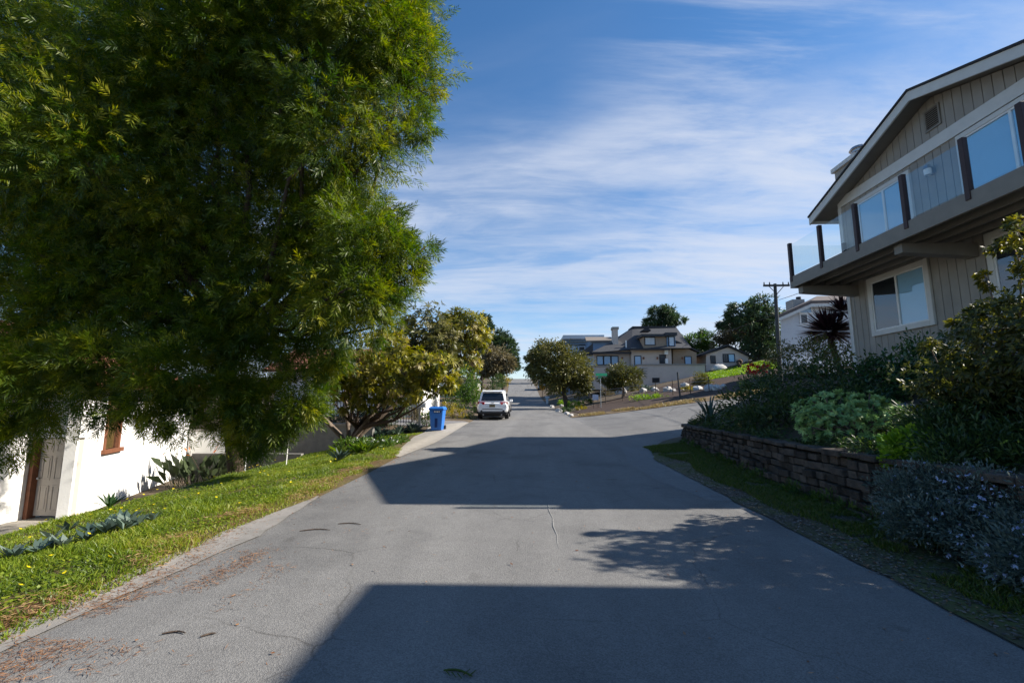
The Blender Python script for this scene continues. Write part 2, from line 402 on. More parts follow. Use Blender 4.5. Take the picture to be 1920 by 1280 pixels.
# side street climbing to the right
yn = [(3.0, 11.0), (3.25, 12.2), (3.6, 13.3), (4.3, 14.5), (5.5, 15.1), (6.5, 15.5), (8, 16.3), (11, 17.8), (15, 19.2), (20, 20.3), (40, 23.7)]
yf = [(3.0, 31.2), (3.4, 30.4), (4.2, 29.9), (5.5, 29.8), (7, 29.8), (9, 29.8), (12, 29.8), (14, 30), (18, 30.6), (24, 31.6), (40, 34.2)]
strip('side_street', yn, yf, 60, 60, m_asph, .004)
def gxy(*P): return [tuple(gp(a, b)[:2]) for a, b in P]
strip('asphalt_patch', gxy((1165, 838), (1180, 868), (1228, 900), (1330, 940)), gxy((1240, 838), (1283, 868), (1335, 900), (1392, 940)), 6, 24, m_asph2, .0115, jag=.012)
# left edge: concrete gutter and driveway apron
strip('gutter', [(-3.24, .5), (-3.26, 2.0), (-3.27, 3.1), (-3.3, 3.9), (-3.3, 5.0), (-3.1, 6.9)], [(-3.1, .5), (-3.08, 2.0), (-3.06, 3.1), (-2.98, 3.9), (-2.86, 5.0), (-3.06, 6.9)], 3, 30, m_gut, .02, jag=.01)
strip('driveway_apron', [(-3.25, 11.4), (-3.75, 14.5), (-4.15, 17), (-4.25, 19.5), (-4.3, 21.0)], [(-3.08, 11.2), (-2.88, 14.5), (-2.95, 18), (-3.08, 22), (-3.15, 25.4)], 8, 30, m_conc, .022)
strip('driveway', [(-4.3, 20.6), (-6, 20.8), (-8.5, 21.2)], [(-3.2, 25.6), (-6, 25.0), (-8.5, 24.6)], 10, 20, M('driveway_asphalt', (.2, .19, .19), .9, (.15, .145, .145), 4, bump=.3), .012)
# right verge, planting bed, island
strip('verge', [(2.94, -3), (2.94, 2), (2.94, 8), (2.98, 11), (3.3, 12.4), (3.7, 13.4), (4.35, 14.35)], [(4.2, -3), (4.2, 2), (4.2, 8), (4.3, 10.3), (4.5, 12.4), (4.6, 13.4), (4.8, 14.1)], 6, 60, m_verge, .022, jag=.02)
strip('dry_verge', [(3.05, 30.6), (3.6, 30.2), (4.4, 29.75), (5.8, 29.6), (8, 29.6), (12, 29.6), (16, 30.0), (24, 31.4)], [(3.05, 33.5), (3.6, 31.8), (5, 31.6), (7, 31.8), (9, 32), (13, 32.6), (17, 33.2), (25, 35)], 6, 50, m_dry, .03, jag=.04)
strip('mulch_bed', [(4.0, 31.8), (6, 31.7), (9, 31.9), (13, 32.5), (17, 33.1), (25, 34.9)], [(3.8, 38), (6, 42), (9, 46), (13, 50), (17, 51), (25, 50)], 6, 40, m_mulch, .025)
strip('upper_lawn', [(18.5, 47.5), (22, 46.5), (27, 46)], [(20.5, 54.5), (23, 55), (28, 55)], 8, 20, m_turf, .025)
strip('lawn', [(-3.17, -3), (-3.18, 1.5), (-3.18, 3.5), (-3.1, 5), (-3.07, 6.8), (-3.06, 9), (-3.12, 11.4), (-3.75, 14.4), (-4.15, 17), (-4.3, 19.4)], [(-8, -3), (-7.9, 1.5), (-7.6, 3.5), (-7.5, 5), (-7.4, 6.8), (-7.3, 9), (-7.3, 11.4), (-7.4, 14.4), (-7.6, 17), (-7.8, 19)], 14, 70, m_lawn, .014)
strip('yard_path', [(-16, 2), (-14.8, 8), (-13.6, 10.6), (-12.6, 11.6)], [(-11, 2), (-10.8, 8), (-10.6, 10.6), (-10.4, 12)], 4, 16, m_conc, .02)

# ================================================================== TAUPE HOUSE (right)
H = thing('house', 'two storey taupe house with glass balcony above the stone planter', 'house', (9, 9.5, 2.2))
WX = 9.0
RY = 9.6
def roofz(y): return 8.42-(.358*(y-RY) if y > RY else .343*(RY-y))
def wtop(y): return roofz(y)-.16
mb = MB(); y = 6.9
while y < 12.69:
    y2 = min(y+.194, 12.7)
    mb.prism([(WX, y+.004, 1.9), (WX, y2-.004, 1.9), (WX, y2-.004, wtop(y2)), (WX, y+.004, wtop(y))], (.05, 0, 0))
    y += .2
mb.prism([(WX+.03, 6.95, 1.9), (WX+.03, 12.68, 1.9), (WX+.03, 12.68, wtop(12.68)), (WX+.03, RY, wtop(RY)), (WX+.03, 6.95, wtop(6.95))], (.2, 0, 0))
mb.bb((WX+.23, 12.5, 1.9), (18.4, 12.7, wtop(12.7))); mb.bb((WX+.23, 6.9, 1.9), (18.4, 7.1, wtop(6.9)))
mb.prism([(18.4, 6.9, 1.9), (18.4, 12.7, 1.9), (18.4, 12.7, wtop(12.7)), (18.4, RY, wtop(RY)), (18.4, 6.9, wtop(6.9))], (.2, 0, 0))
mb.build('wall', m_taupe, H)
# roof
mb = MB()
for (ya, yb) in ((RY, 13.4), (RY, 6.72)):
    za, zb = roofz(ya), roofz(yb)
    mb.prism([(8.52, ya, za), (8.52, yb, zb), (8.52, yb, zb+.05), (8.52, ya, za+.05)], (10.5, 0, 0))
roof = mb.build('roof', m_shing, H)
mb = MB()
for (ya, yb) in ((RY, 13.36), (RY, 6.76)):
    za, zb = roofz(ya)-.01, roofz(yb)-.01
    mb.prism([(8.6, ya, za-.12), (8.6, yb, zb-.12), (8.6, yb, zb), (8.6, ya, za)], (10.3, 0, 0))
mb.build('soffit', m_taupetrim, roof)
mb = MB()
for (ya, yb) in ((RY, 13.39), (RY, 6.73)):
    za, zb = roofz(ya)-.005, roofz(yb)-.005
    mb.prism([(8.55, ya, za-.22), (8.55, yb, zb-.22), (8.55, yb, zb), (8.55, ya, za)], (.045, 0, 0))
mb.build('barge_board', m_trim, roof)
MB().bb((8.6, 13.36, 6.86), (18.9, 13.4, roofz(13.36)-.02)).build('fascia', m_trim, roof); MB().bb((8.6, 6.72, 7.22), (18.9, 6.76, roofz(6.76)-.02)).build('fascia', m_trim, roof)
MB().bb((WX-.035, 6.9, 7.04), (WX, 12.72, 7.31)).build('trim_band', m_trim, H)
mb = MB(); mb.bb((WX-.03, 12.62, 1.95), (WX, 12.74, 4.92)); mb.bb((WX-.03, 12.62, 5.0), (WX, 12.74, 7.04)); mb.bb((WX-.03, 12.7, 1.95), (WX+.1, 12.74, 7.0)); mb.build('corner_board', m_trim, H)
mb = MB(); mb.bb((WX-.3, 11.6, 2.0), (WX-.005, 12.9, 2.24)); mb.build('porch_step', m_white, H)
# attic vent
v = MB(); v.bb((WX-.03, 9.38, 7.5), (WX-.002, 9.42, 8.0)); v.bb((WX-.03, 9.73, 7.5), (WX-.002, 9.77, 8.0)); v.bb((WX-.03, 9.42, 7.96), (WX-.002, 9.73, 8.0)); v.bb((WX-.03, 9.42, 7.5), (WX-.002, 9.73, 7.54))
for k in range(9): v.box((WX-.02, 9.575, 7.565+k*.046), (.03, .31, .012), ry=R(-35))
vt = v.build('vent', m_taupetrim, H); MB().bb((WX-.006, 9.42, 7.54), (WX-.003, 9.73, 7.96)).build('vent_backing', m_dark, vt)
def house_window(y0, y1, z0, z1, split, t=.11, dark_left=False, name='window'):
    f = MB()
    f.bb((WX-.06, y0, z0), (WX-.001, y0+t, z1)); f.bb((WX-.06, y1-t, z0), (WX-.001, y1, z1))
    f.bb((WX-.06, y0+t, z1-t), (WX-.001, y1-t, z1)); f.bb((WX-.06, y0+t, z0), (WX-.001, y1-t, z0+t))
    w = f.build(name, m_trim, H, bevel=.006)
    s = MB(); a, b, c, d = y0+t, y1-t, z0+t, z1-t; q = .035
    s.bb((WX-.045, a, c), (WX-.02, a+q, d)); s.bb((WX-.045, b-q, c), (WX-.02, b, d)); s.bb((WX-.045, a+q, d-q), (WX-.02, b-q, d)); s.bb((WX-.045, a+q, c), (WX-.02, b-q, c+q))
    s.bb((WX-.048, split-.025, c+q), (WX-.018, split+.025, d-q)); s.build('sash', m_white, w)
    MB().add([(WX-.032, a+q, c+q), (WX-.032, split-.025, c+q), (WX-.032, split-.025, d-q), (WX-.032, a+q, d-q)], [(0, 1, 2, 3)]).build('pane', m_glass, w)
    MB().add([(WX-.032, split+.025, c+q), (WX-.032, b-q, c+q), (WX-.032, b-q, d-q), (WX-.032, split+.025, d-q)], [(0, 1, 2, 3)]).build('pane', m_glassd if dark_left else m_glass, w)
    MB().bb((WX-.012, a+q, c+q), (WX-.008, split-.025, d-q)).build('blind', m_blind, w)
    MB().bb((WX-.012, split+.025, c+q), (WX-.008, b-q, d-q)).build('blind', m_dark if dark_left else m_blind, w)  # with dark_left this is a dark sheet for the unlit room, no blind
    return w
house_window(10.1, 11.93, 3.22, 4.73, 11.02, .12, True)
house_window(10.28, 12.06, 5.3, 6.93, 11.1, .1)
house_window(6.95, 9.1, 5.02, 7.0, 8.05, .1, name='sliding_door')
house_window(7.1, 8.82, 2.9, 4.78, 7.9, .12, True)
lt = MB(); lt.bb((WX-.03, 9.66, 6.52), (WX-.001, 9.8, 6.66)); lt.cyl((WX-.12, 9.73, 6.64), (WX-.12, 9.73, 6.72), .09, .05, 12); lt.cyl((WX-.12, 9.73, 6.62), (WX-.02, 9.73, 6.62), .012, n=6)
lo = lt.build('wall_light', m_metal, H); MB().cyl((WX-.12, 9.73, 6.5), (WX-.12, 9.73, 6.635), .065, .075, 12).build('lamp_glass', m_white, lo)
# balcony
dk = MB()
for k in range(10):
    x = 7.45+k*.155
    if x+.145 > 8.995: break
    dk.bb((x, 6.45, 4.935), (x+.145, 12.56, 4.975))
deck = dk.build('balcony_deck', m_taupetrim, H)
fm = MB(); fm.bb((7.38, 6.42, 4.69), (7.44, 12.62, 5.0)); fm.bb((7.44, 12.57, 4.69), (8.995, 12.62, 5.0))
for x in (7.9, 8.3, 8.7): fm.bb((x, 6.45, 4.74), (x+.045, 12.56, 4.93))
fm.build('balcony_fascia', m_taupetrim, deck, bevel=.005)
for yy in (12.3, 9.0, 6.5): MB().prism([(7.52, yy, 4.5), (8.998, yy, 4.4), (8.998, yy, 4.685), (7.52, yy, 4.685)], (0, .2, 0)).build('cantilever_beam', m_taupetrim, deck, bevel=.006)
PY = [12.53, 11.23, 9.98, 8.67, 7.42, 6.5]
for k, yy in enumerate(PY): MB().bb((7.36, yy-.045, 4.86), (7.45, yy+.045, 5.96)).build('rail_post', m_brownpost, H, bevel=.006)
for k in range(5): MB().add([(7.4, PY[k+1]+.06, 5.03), (7.4, PY[k]-.06, 5.03), (7.4, PY[k]-.06, 5.9), (7.4, PY[k+1]+.06, 5.9)], [(0, 1, 2, 3)]).build('glass_panel', m_rail, H)
MB().add([(7.5, 12.55, 5.03), (8.86, 12.55, 5.03), (8.86, 12.55, 5.9), (7.5, 12.55, 5.9)], [(0, 1, 2, 3)]).build('glass_panel', m_rail, H)
MB().bb((8.86, 12.5, 4.98), (8.95, 12.59, 5.96)).build('rail_post', m_brownpost, H, bevel=.006)
# chimney at the far wall
ch = MB(); ch.bb((9.6, 12.72, 2.0), (10.5, 13.6, 8.6)); cho = ch.build('chimney', m_taupe, H)
ct = MB(); ct.bb((9.53, 12.66, 8.6), (10.57, 13.67, 8.73)); ct.build('chimney_crown', m_trim, cho)
c2 = MB(); c2.cyl((10.1, 13.2, 8.73), (10.1, 13.2, 9.08), .15, n=14); c2.cyl((10.1, 13.2, 9.12), (10.1, 13.2, 9.2), .25, .2, n=14); c2.cyl((10.1, 13.2, 9.04), (10.1, 13.2, 9.13), .19, n=14); c2.build('chimney_cap', m_metal, cho)
# patio chair behind rail end: small dark planter on balcony
# unseen roofed block added behind the house to cast the mid-road shadow
rw = MB(); rw.bb((14.4, 9.6, 2), (21, 16.6, 9.9)); rwo = rw.build('shadow_caster_block', m_taupe, H)
r2 = MB(); r2.prism([(14.0, 8.6, 9.9), (14.0, 17.1, 10.45), (14.0, 17.1, 10.6), (14.0, 12.9, 11.55), (14.0, 8.6, 10.1)], (7.4, 0, 0)); r2.build('shadow_caster_roof', m_shing, rwo)

# neighbour house beside the camera (casts the near shadow)
N_ = thing('house', 'grey two storey neighbouring house standing behind the near right kerb', 'house', (9, -1, 1))
MB().bb((9.0, -8, -.3), (17, 3.55, 6.75)).build('wall', m_taupe, N_)
MB().prism([(8.6, 4.07, 6.75), (8.56, -8.4, 6.75), (17.4, -8.4, 6.75), (17.4, 4.07, 6.75)], (0, 0, .25)).build('roof', m_shing, N_)

# ================================================================== RETAINING WALL (stone planter)
RW = thing('retaining_wall', 'low dry stacked stone block planter wall curving round the corner', 'wall', (4.2, 8, .15))
path = [(float(xwall(y)), y) for y in np.arange(3.6, 13.6, .1)]+[(4.74, 13.9), (5.1, 14.15), (5.6, 14.4), (6.3, 14.7), (7, 15.0), (8, 15.5), (9.5, 16.3), (11, 17.2)]
path = np.array(path); sl = np.r_[0, np.cumsum(np.linalg.norm(np.diff(path, axis=0), axis=1))]
def onpath(s): return np.array([np.interp(s, sl, path[:, 0]), np.interp(s, sl, path[:, 1])])
mb = MB()
for c in range(6):
    s = .11*(c % 2)+random.uniform(0, .1)
    while s < sl[-1]-.3:
        w = random.uniform(.14, .33); p = onpath(s+w/2); q = onpath(min(s+w, sl[-1]))-onpath(s)
        a = math.atan2(q[1], q[0]); nrm = np.array([q[1], -q[0]])/np.linalg.norm(q)
        zb = g1(p[0]-.25 if p[1] < 13.6 else p[0], p[1] if p[1] < 13.6 else p[1]+.5)
        h = (.86-zb)/6 if p[0] < 6 else .125
        off = random.uniform(-.045, .045)-.016*c
        cc = p+nrm*0; x0 = p[0]-(-nrm[0])*off; 
        mb.box((p[0]+.04*c*0+nrm[0]*-off, p[1]+nrm[1]*-off, zb-.04+h*(c+.5)), (w-.018, random.uniform(.24, .31), h-random.uniform(.004, .03)), rz=a+random.uniform(-.1, .1), rx=random.uniform(-.07, .07), ry=random.uniform(-.04, .04))
        s += w
mb.build('blocks', m_block, RW, bevel=.02)
mb = MB(); s = 0
while s < sl[-1]-.5:
    w = random.uniform(.26, .42); p = onpath(s+w/2); q = onpath(s+w)-onpath(s); a = math.atan2(q[1], q[0])
    zt = .83+max(0, p[0]-6)*.1
    mb.box((p[0]+.03, p[1], zt+.045), (w-.014, random.uniform(.24, .31), random.uniform(.05, .09)), rz=a+random.uniform(-.07, .07), rx=random.uniform(-.05, .05)); s += w
mb.build('capstones', m_block, RW, bevel=.012)

# ================================================================== LEAF MATERIALS
lm_pine = LEAF('fern_pine_leaf', [(.02, .05, .008), (.06, .105, .011), (.135, .175, .014), (.27, .26, .018)], .48)
lm_bronze = LEAF('bronze_leaf', [(.035, .05, .008), (.1, .112, .014), (.21, .205, .022), (.32, .275, .034), (.24, .2, .09)], .36)
lm_olive = LEAF('olive_leaf', [(.035, .042, .012), (.075, .08, .02), (.13, .125, .03), (.17, .15, .055)], .3)
lm_dkgreen = LEAF('dark_green_leaf', [(.016, .034, .012), (.03, .06, .018), (.055, .09, .024), (.085, .125, .03)], .28)
lm_green = LEAF('green_leaf', [(.02, .05, .012), (.04, .09, .016), (.075, .13, .02), (.12, .17, .025)], .35)
lm_yel = LEAF('yellow_leaf', [(.06, .07, .01), (.14, .13, .01), (.28, .22, .012), (.4, .3, .02)], .35)
lm_aeon = LEAF('aeonium_leaf', [(.12, .22, .08), (.22, .36, .13), (.33, .47, .18), (.43, .52, .2)], .25)
lm_lime = LEAF('lime_leaf', [(.07, .15, .02), (.13, .24, .02), (.22, .33, .03), (.3, .38, .05)], .4)
lm_blueg = LEAF('blue_green_leaf', [(.035, .06, .05), (.07, .11, .085), (.12, .17, .13), (.18, .22, .18)], .15)
lm_rose = LEAF('rosemary_leaf', [(.032, .05, .042), (.065, .092, .074), (.11, .148, .12), (.17, .2, .185)], .2)
lm_viol = LEAF('pale_flower', [(.26, .3, .52), (.4, .45, .65), (.55, .6, .75)], .3)
lm_red = LEAF('dark_red_leaf', [(.02, .007, .011), (.035, .012, .018), (.055, .02, .026), (.08, .035, .04)], .15)
lm_grass = LEAF('grass_blade', [(.05, .085, .01), (.11, .17, .014), (.18, .24, .018), (.26, .28, .03), (.32, .23, .1)], .4)
lm_dkgrass = LEAF('verge_grass', [(.03, .06, .01), (.06, .1, .012), (.1, .14, .02), (.14, .12, .06)], .35)
lm_drygrass = LEAF('dry_grass', [(.16, .11, .04), (.28, .2, .09), (.36, .27, .14), (.2, .2, .05)], .3)
lm_litter = LEAF('needle_litter', [(.13, .055, .025), (.24, .11, .05), (.36, .19, .09), (.1, .05, .03)], .1)
lm_white = LEAF('white_petal', [(.7, .7, .68), (.8, .8, .78)], .3)
lm_yflow = LEAF('yellow_petal', [(.75, .6, .01), (.85, .7, .02)], .3)
lm_oran = LEAF('orange_petal', [(.6, .12, .02), (.7, .2, .04)], .3)
lm_orch = LEAF('ochre_flower_head', [(.1, .09, .02), (.2, .16, .04), (.28, .2, .07)], .2)
lm_bpine = LEAF('blue_pine_leaf', [(.018, .036, .018), (.035, .062, .028), (.06, .095, .036), (.09, .12, .045)], .25)
lm_brown = LEAF('brown_leaf', [(.07, .058, .032), (.12, .1, .052), (.18, .15, .075), (.23, .19, .1)], .25)

# ================================================================== BIG FERN PINE (left)
T = thing('tree', 'huge dense dark green tree with narrow leaves filling the upper left', 'tree', (-7.1, 11.2, g1(-7.1, 11.2)))
BL = [(700, 60, 8.6, 1.15), (745, 190, 8.6, .8), (640, 230, 7.8, 1.15), (540, 60, 7.6, 1.4), (360, 80, 7, 1.5), (160, 90, 6.2, 1.5), (20, 220, 5.4, 1.0), (40, 420, 5.6, 1.05),
      (200, 330, 6.6, 1.5), (390, 330, 7, 1.5), (560, 400, 7.6, 1.35), (680, 430, 8.2, .85), (735, 480, 8.5, .6), (650, 540, 8.3, .9), (510, 560, 8, 1.3), (340, 540, 7.6, 1.35),
      (160, 560, 6.7, 1.2), (30, 610, 5.8, .85), (590, 655, 8.6, .6), (470, 680, 8.6, .85), (320, 690, 8.2, .75), (180, 690, 7.4, .7), (60, 720, 6.4, .65), (500, 770, 8.9, .5), (560, 730, 8.8, .4), (445, 790, 8.9, .35),
      (400, 730, 8.6, .6), (270, 745, 8.3, .55), (110, 740, 6.8, .4), (20, 790, 6.2, .5), (470, 740, 9, .6), (480, 815, 9.2, .35), (440, 830, 9.4, .28), (520, 800, 9.2, .35), (570, 765, 9, .4), (340, 780, 8.8, .4), (210, 765, 7.6, .25), (300, 790, 8.4, .22), (50, 815, 6.2, .2), (780, 150, 8.8, .4), (785, 235, 8.8, .3), (790, 470, 8.8, .3), (760, 520, 8.8, .35), (770, 60, 8.8, .5), (700, 560, 8.8, .4), (735, 420, 8.7, .3), (700, 620, 8.9, .25), (380, 650, 8.8, .9), (240, 640, 8, .9), (100, 650, 7, .8), (560, 620, 9, .9), (430, 600, 9, 1.0), (620, 470, 9.4, 1.1), (600, 300, 9.4, 1.4), (450, 200, 9, 1.6), (250, 200, 8, 1.6), (90, 300, 7, 1.3), (300, 430, 8.5, 1.5), (120, 480, 7.4, 1.2)]
bl = [blob(a, b, 9.2, d*9.2/c*.95, .58) if a < 600 and b < 690 else blob(a, b, max(c, 8.3), d*max(c, 8.3)/c, .8) for a, b, c, d in BL]
bl += [blob(*q) for q in ((60, 100, 9.6, 1.3, .6), (60, 290, 9.6, 1.3, .6), (170, 220, 9.6, 1.3, .6), (40, 460, 9.6, 1.2, .6), (130, 390, 9.6, 1.2, .6), (30, 600, 9.4, .9, .6), (10, 30, 9.6, 1.3, .6), (130, 600, 9.4, .9, .6), (250, 120, 9.6, 1.3, .6), (230, 480, 9.5, 1.2, .6))]
bl += [(-5.5, 9.5, 9.5, 2.2, 2.2, 2.0), (-7.5, 9.5, 9, 2.4, 2.2, 2), (-3.6, 9, 10.4, 1.4, 1.5, 1.3), (-6, 9, 12, 1.9, 1.9, 1.8), (-9, 8.5, 6.5, 2, 2, 1.8), (-6.5, 10.6, 6.0, 2.2, 1.3, 2.0), (-4.4, 10.3, 5.2, 1.5, 1.3, 1.6), (-8.5, 10, 4, 1.4, 1.2, 1.2), (-6.2, 8.6, 9.6, 1.8, 1.2, 1.5), (-3.2, 8.6, 9.2, 1.5, 1.1, 1.2)]
limbs(T, (-7.1, 11.2, g1(-7.1, 11.2)), (-6.5, 9.6, 3.6), [b[:3] for b in bl if b[2] > 2.7], .17, m_bark, rt=.02)
def sprigs(blobs, dens, nper, sub, Ls, nb, bl_len, bw, mat, parent, shell=.45, droop=.15):
    P, O, Tn = clump_points(blobs, dens, nper, sub, shell)
    n = len(P); A = unit(O*.9+rdir(n)*.7+np.array([0, 0, .15-droop])); a = sides(A); b = np.cross(A, a)
    k = np.linspace(.1, 1, nb)[None, :, None]; L = (Ls*RNG.uniform(.6, 1.25, n))[:, None, None]
    base = P[:, None]+A[:, None]*k*L-np.array([0, 0, 1.])*(k*L)**2*.5
    sg = np.where(np.arange(nb) % 2, 1., -1.)[None, :, None]; ph = RNG.normal(0, .5, (n, nb, 1))
    sd = (a[:, None]*np.cos(ph)+b[:, None]*np.sin(ph))*sg
    D = unit(A[:, None]*.75+sd*(1.15-.8*k)+RNG.normal(0, .12, (n, nb, 3)))
    S = unit(np.cross(D, np.cross(A[:, None], sd)))
    l = bl_len*RNG.uniform(.75, 1.25, n*nb)
    V = leafquads(base.reshape(-1, 3), D.reshape(-1, 3), S.reshape(-1, 3), l, bw, .08)
    t = np.clip(np.repeat(Tn, nb)+RNG.normal(0, .08, n*nb), 0, 1)
    return npmesh('crown', V, 4, mat, parent, t)
sprigs(bl, 44, 22, .19, .25, 14, .125, .0155, lm_pine, T, shell=.4, droop=.28)

# ================================================================== BROAD LEAF TREES ALONG THE LEFT
def broad_tree(label, base, fork, blobs, mat, r0, dens=50, nper=5, nl=7, L=.17, W=.055, bark=m_bark, sub=.16, droop=.55, group=None, name='tree', stems=1):
    t = thing(name, label, 'tree', base, group)
    limbs(t, base, fork, [b[:3] for b in blobs], r0, bark, rt=.015)
    P, O, Tn = clump_points(blobs, dens, nper, sub, .5)
    rosettes(t, P, O, Tn, nl, L, W, mat, droop); return t
b0 = gp(655, 838)
bb = [blob(*q) for q in ((655, 690, 14.8, .8), (720, 655, 14.8, .85), (700, 705, 14.3, .65), (765, 690, 14.3, .85), (820, 690, 14.3, .6), (795, 715, 14.2, .45), (738, 728, 14.2, .5), (690, 742, 14.3, .42), (650, 748, 14.6, .4), (775, 740, 14.1, .28), (640, 725, 14.6, .45), (610, 700, 15, .6), (835, 720, 14.4, .35))]
tb = broad_tree('bronze leaved tree with several bare leaning trunks behind the white flowers', b0, b0+Vector((.3, .1, .75)), bb, lm_bronze, .13, 62, 5, 8, .19, .055)
mbx = MB()
for (tx, ty, tz, r) in ((-1.3, .3, 1.2, .085), (.9, -.1, 1.3, .09), (1.5, .2, 1.5, .085), (-.4, .5, 1.6, .08), (-.9, -.2, 1.0, .07)):
    e = b0+Vector((tx, ty, tz)); mbx.tube([b0+Vector((tx*.1, ty*.1, -.1)), b0+Vector((tx*.25, ty*.3, tz*.3)), b0+Vector((tx*.6, ty*.6, tz*.62)), e, e+Vector((tx*.2, ty*.2, .5))], [r*1.2, r, r*.9, r*.7, r*.4], 8)
mbx.build('side_trunk', m_barkp, tb, smooth=True)
b1 = Vector((at(722, 760, 20.5).x, 20.5, g1(at(722, 760, 20.5).x, 20.5)))
broad_tree('taller olive leaved tree rising behind the bronze leaved one', b1, b1+Vector((0, 0, 2)), [blob(*q) for q in ((790, 615, 19.5, 1.1), (755, 640, 19.5, .9), (825, 645, 19.2, .9), (800, 680, 19.5, 1.0), (740, 690, 19.5, .9), (850, 690, 19, .5))], lm_olive, .16, 46, 5, 8, .22, .065)
b2 = Vector((at(893, 740, 36).x, 36, g1(at(893, 740, 36).x, 36)))
broad_tree('gold tipped tree with a pale bare trunk beyond the blue bin', b2, at(888, 690, 36), [blob(*q) for q in ((870, 612, 36, 1.5), (845, 605, 36, 1.1), (893, 635, 36, 1.2), (850, 665, 36, 1.2), (882, 680, 36, .9), (838, 640, 36, 1.2))], lm_bronze, .2, 34, 5, 7, .36, .11, m_barkp)
def leaf_tree(label, base, fork, blobs, mat, r0, dens=40, nper=40, L=.4, W=.14, sub=.22, bark=m_bark, name='tree', up=0, droop=.1, cat='tree', group=None, shell=.5):
    t = thing(name, label, cat, base, group)
    if r0: limbs(t, base, fork, [b[:3] for b in blobs], r0, bark, rt=.03)
    crown(t, blobs, mat, dens, nper, L, W, sub, droop, up=up, shell=shell); return t
def gbase(px, Y): 
    x = at(px, 740, Y).x; return Vector((x, Y, g1(x, Y)))
b = gbase(905, 85); leaf_tree('tall narrow pine standing furthest back on the left', b, at(905, 660, 85), [blob(*q) for q in ((905, 598, 85, 1.3, 1, .6), (908, 612, 85, 1.5, 1, .6), (900, 625, 85, 1.7, 1, .7), (903, 645, 85, 2, 1, .8))], lm_bpine, .3, 14, 40, .7, .2, .2)
b = gbase(945, 82); leaf_tree('dark green spiky cypress beside the far road on the left', b, at(940, 670, 82), [blob(*q) for q in ((936, 634, 82, 1.2, 1, 1.3), (950, 645, 82, 1.4, 1, 1.2), (925, 655, 82, 1.8), (945, 668, 82, 2.2), (958, 685, 82, 1.4), (930, 685, 82, 2.2), (960, 660, 82, .7))], lm_bpine, .35, 16, 40, .7, .18, .2, up=.5, droop=0)
b = gbase(925, 66); leaf_tree('rust brown spreading tree behind the parked car', b, at(925, 700, 66), [blob(*q) for q in ((930, 668, 66, 1.9, 1, .7), (912, 680, 66, 1.7, 1, .7), (948, 680, 66, 1.4, 1, .7), (905, 695, 66, 1.2, 1, .6), (930, 692, 66, 1.4, 1, .6))], lm_brown, .22, 16, 40, .55, .15, .2)
# shrubs left
def shrub(label, base, blobs, mat, dens=60, nper=30, L=.1, W=.035, sub=.22, up=.3, droop=0, name='shrub', stem=.03, cat='shrub', group=None, shell=.45):
    t = thing(name, label, cat, base, group)
    if stem: limbs(t, base, Vector(base)+Vector((0, 0, .15)), [q[:3] for q in blobs], stem, m_bark, 'stem', .008, 5)
    crown(t, blobs, mat, dens, nper, L, W, sub, droop, 'foliage', shell, up); return t
b = gbase(868, 31.5); shrub('rounded bright green bush to the left of the parked car', b, [blob(*q) for q in ((868, 722, 31.5, 1.1), (850, 735, 31.5, .9), (885, 735, 31.5, .75), (872, 700, 31.8, .7), (860, 752, 31.2, .9), (884, 755, 31.2, .7))], lm_green, 30, 36, .18, .06)
b = gbase(850, 27.5); shrub('orange flowering low plant behind the blue bin', b, [blob(*q) for q in ((842, 768, 27.5, .45), (855, 772, 27.6, .4), (868, 774, 27.6, .35))], lm_yel, 40, 26, .13, .04)
b = gbase(880, 28.5); shrub('pale green weedy bush against the left side of the car', b, [blob(*q) for q in ((886, 772, 29, .35), (878, 778, 28.5, .35), (888, 783, 28.2, .28))], lm_green, 40, 26, .13, .03)
b = gbase(925, 46); shrub('yellow green hedge beyond the car along the far left kerb', b, [blob(*q) for q in ((897, 738, 44, .7), (908, 735, 46, .6), (922, 738, 46, .4)) ], lm_yel, 26, 26, .22, .06)
b = gbase(942, 62); shrub('clipped dark green ball shrub near the far left kerb', b, [blob(*q) for q in ((938, 714, 64, 1.0), (928, 722, 62, .9))], lm_dkgreen, 26, 30, .25, .08)
b = gbase(948, 68); shrub('small yellow bush beside the ball shrub on the far kerb', b, [blob(*q) for q in ((947, 712, 68, .8),)], lm_yel, 26, 30, .25, .08)
b = gbase(934, 44); shrub('reddish brown bush just beyond the roof of the car', b, [blob(*q) for q in ((930, 738, 45, .5), (937, 740, 44, .35))], lm_brown, 30, 26, .2, .06)
b = gbase(825, 23.5)
# block wall, fence and house behind on left
W_ = thing('garden_wall', 'grey block garden wall in two steps behind the grass bank', 'wall', (-8.5, 19, -.3))
mb = MB(); mb.bb((-10.9, 18.75, -1.4), (-6.3, 19.0, .62)); mb.build('wall_face', m_greywall, W_)
MB().bb((-10.95, 18.7, .62), (-6.25, 19.05, .72)).build('coping', m_conc, W_, bevel=.01)
MB().bb((-12.4, 16.9, -1.6), (-8.3, 17.1, -.32)).build('lower_wall', m_greywall, W_)
F_ = thing('iron_fence', 'black iron railing on top of the grey block wall', 'fence', (-8, 18.9, .72))
mb = MB(); x = -10.8
while x < -6.3: mb.box((x, 18.87, 1.2), (.025, .025, .92)); x += .14
mb.build('bars', m_iron, F_); mb = MB(); mb.bb((-10.9, 18.85, 1.6), (-6.3, 18.89, 1.64)); mb.bb((-10.9, 18.85, .8), (-6.3, 18.89, .84)); mb.build('rails', m_iron, F_)
HB = thing('house', 'white walled house half hidden behind the bronze leaved tree', 'house', (-9, 26, .4))
mb = MB(); mb.bb((-15, 26.8, -.5), (-6.3, 33, 3.4)); mb.build('wall', m_stucco, HB)
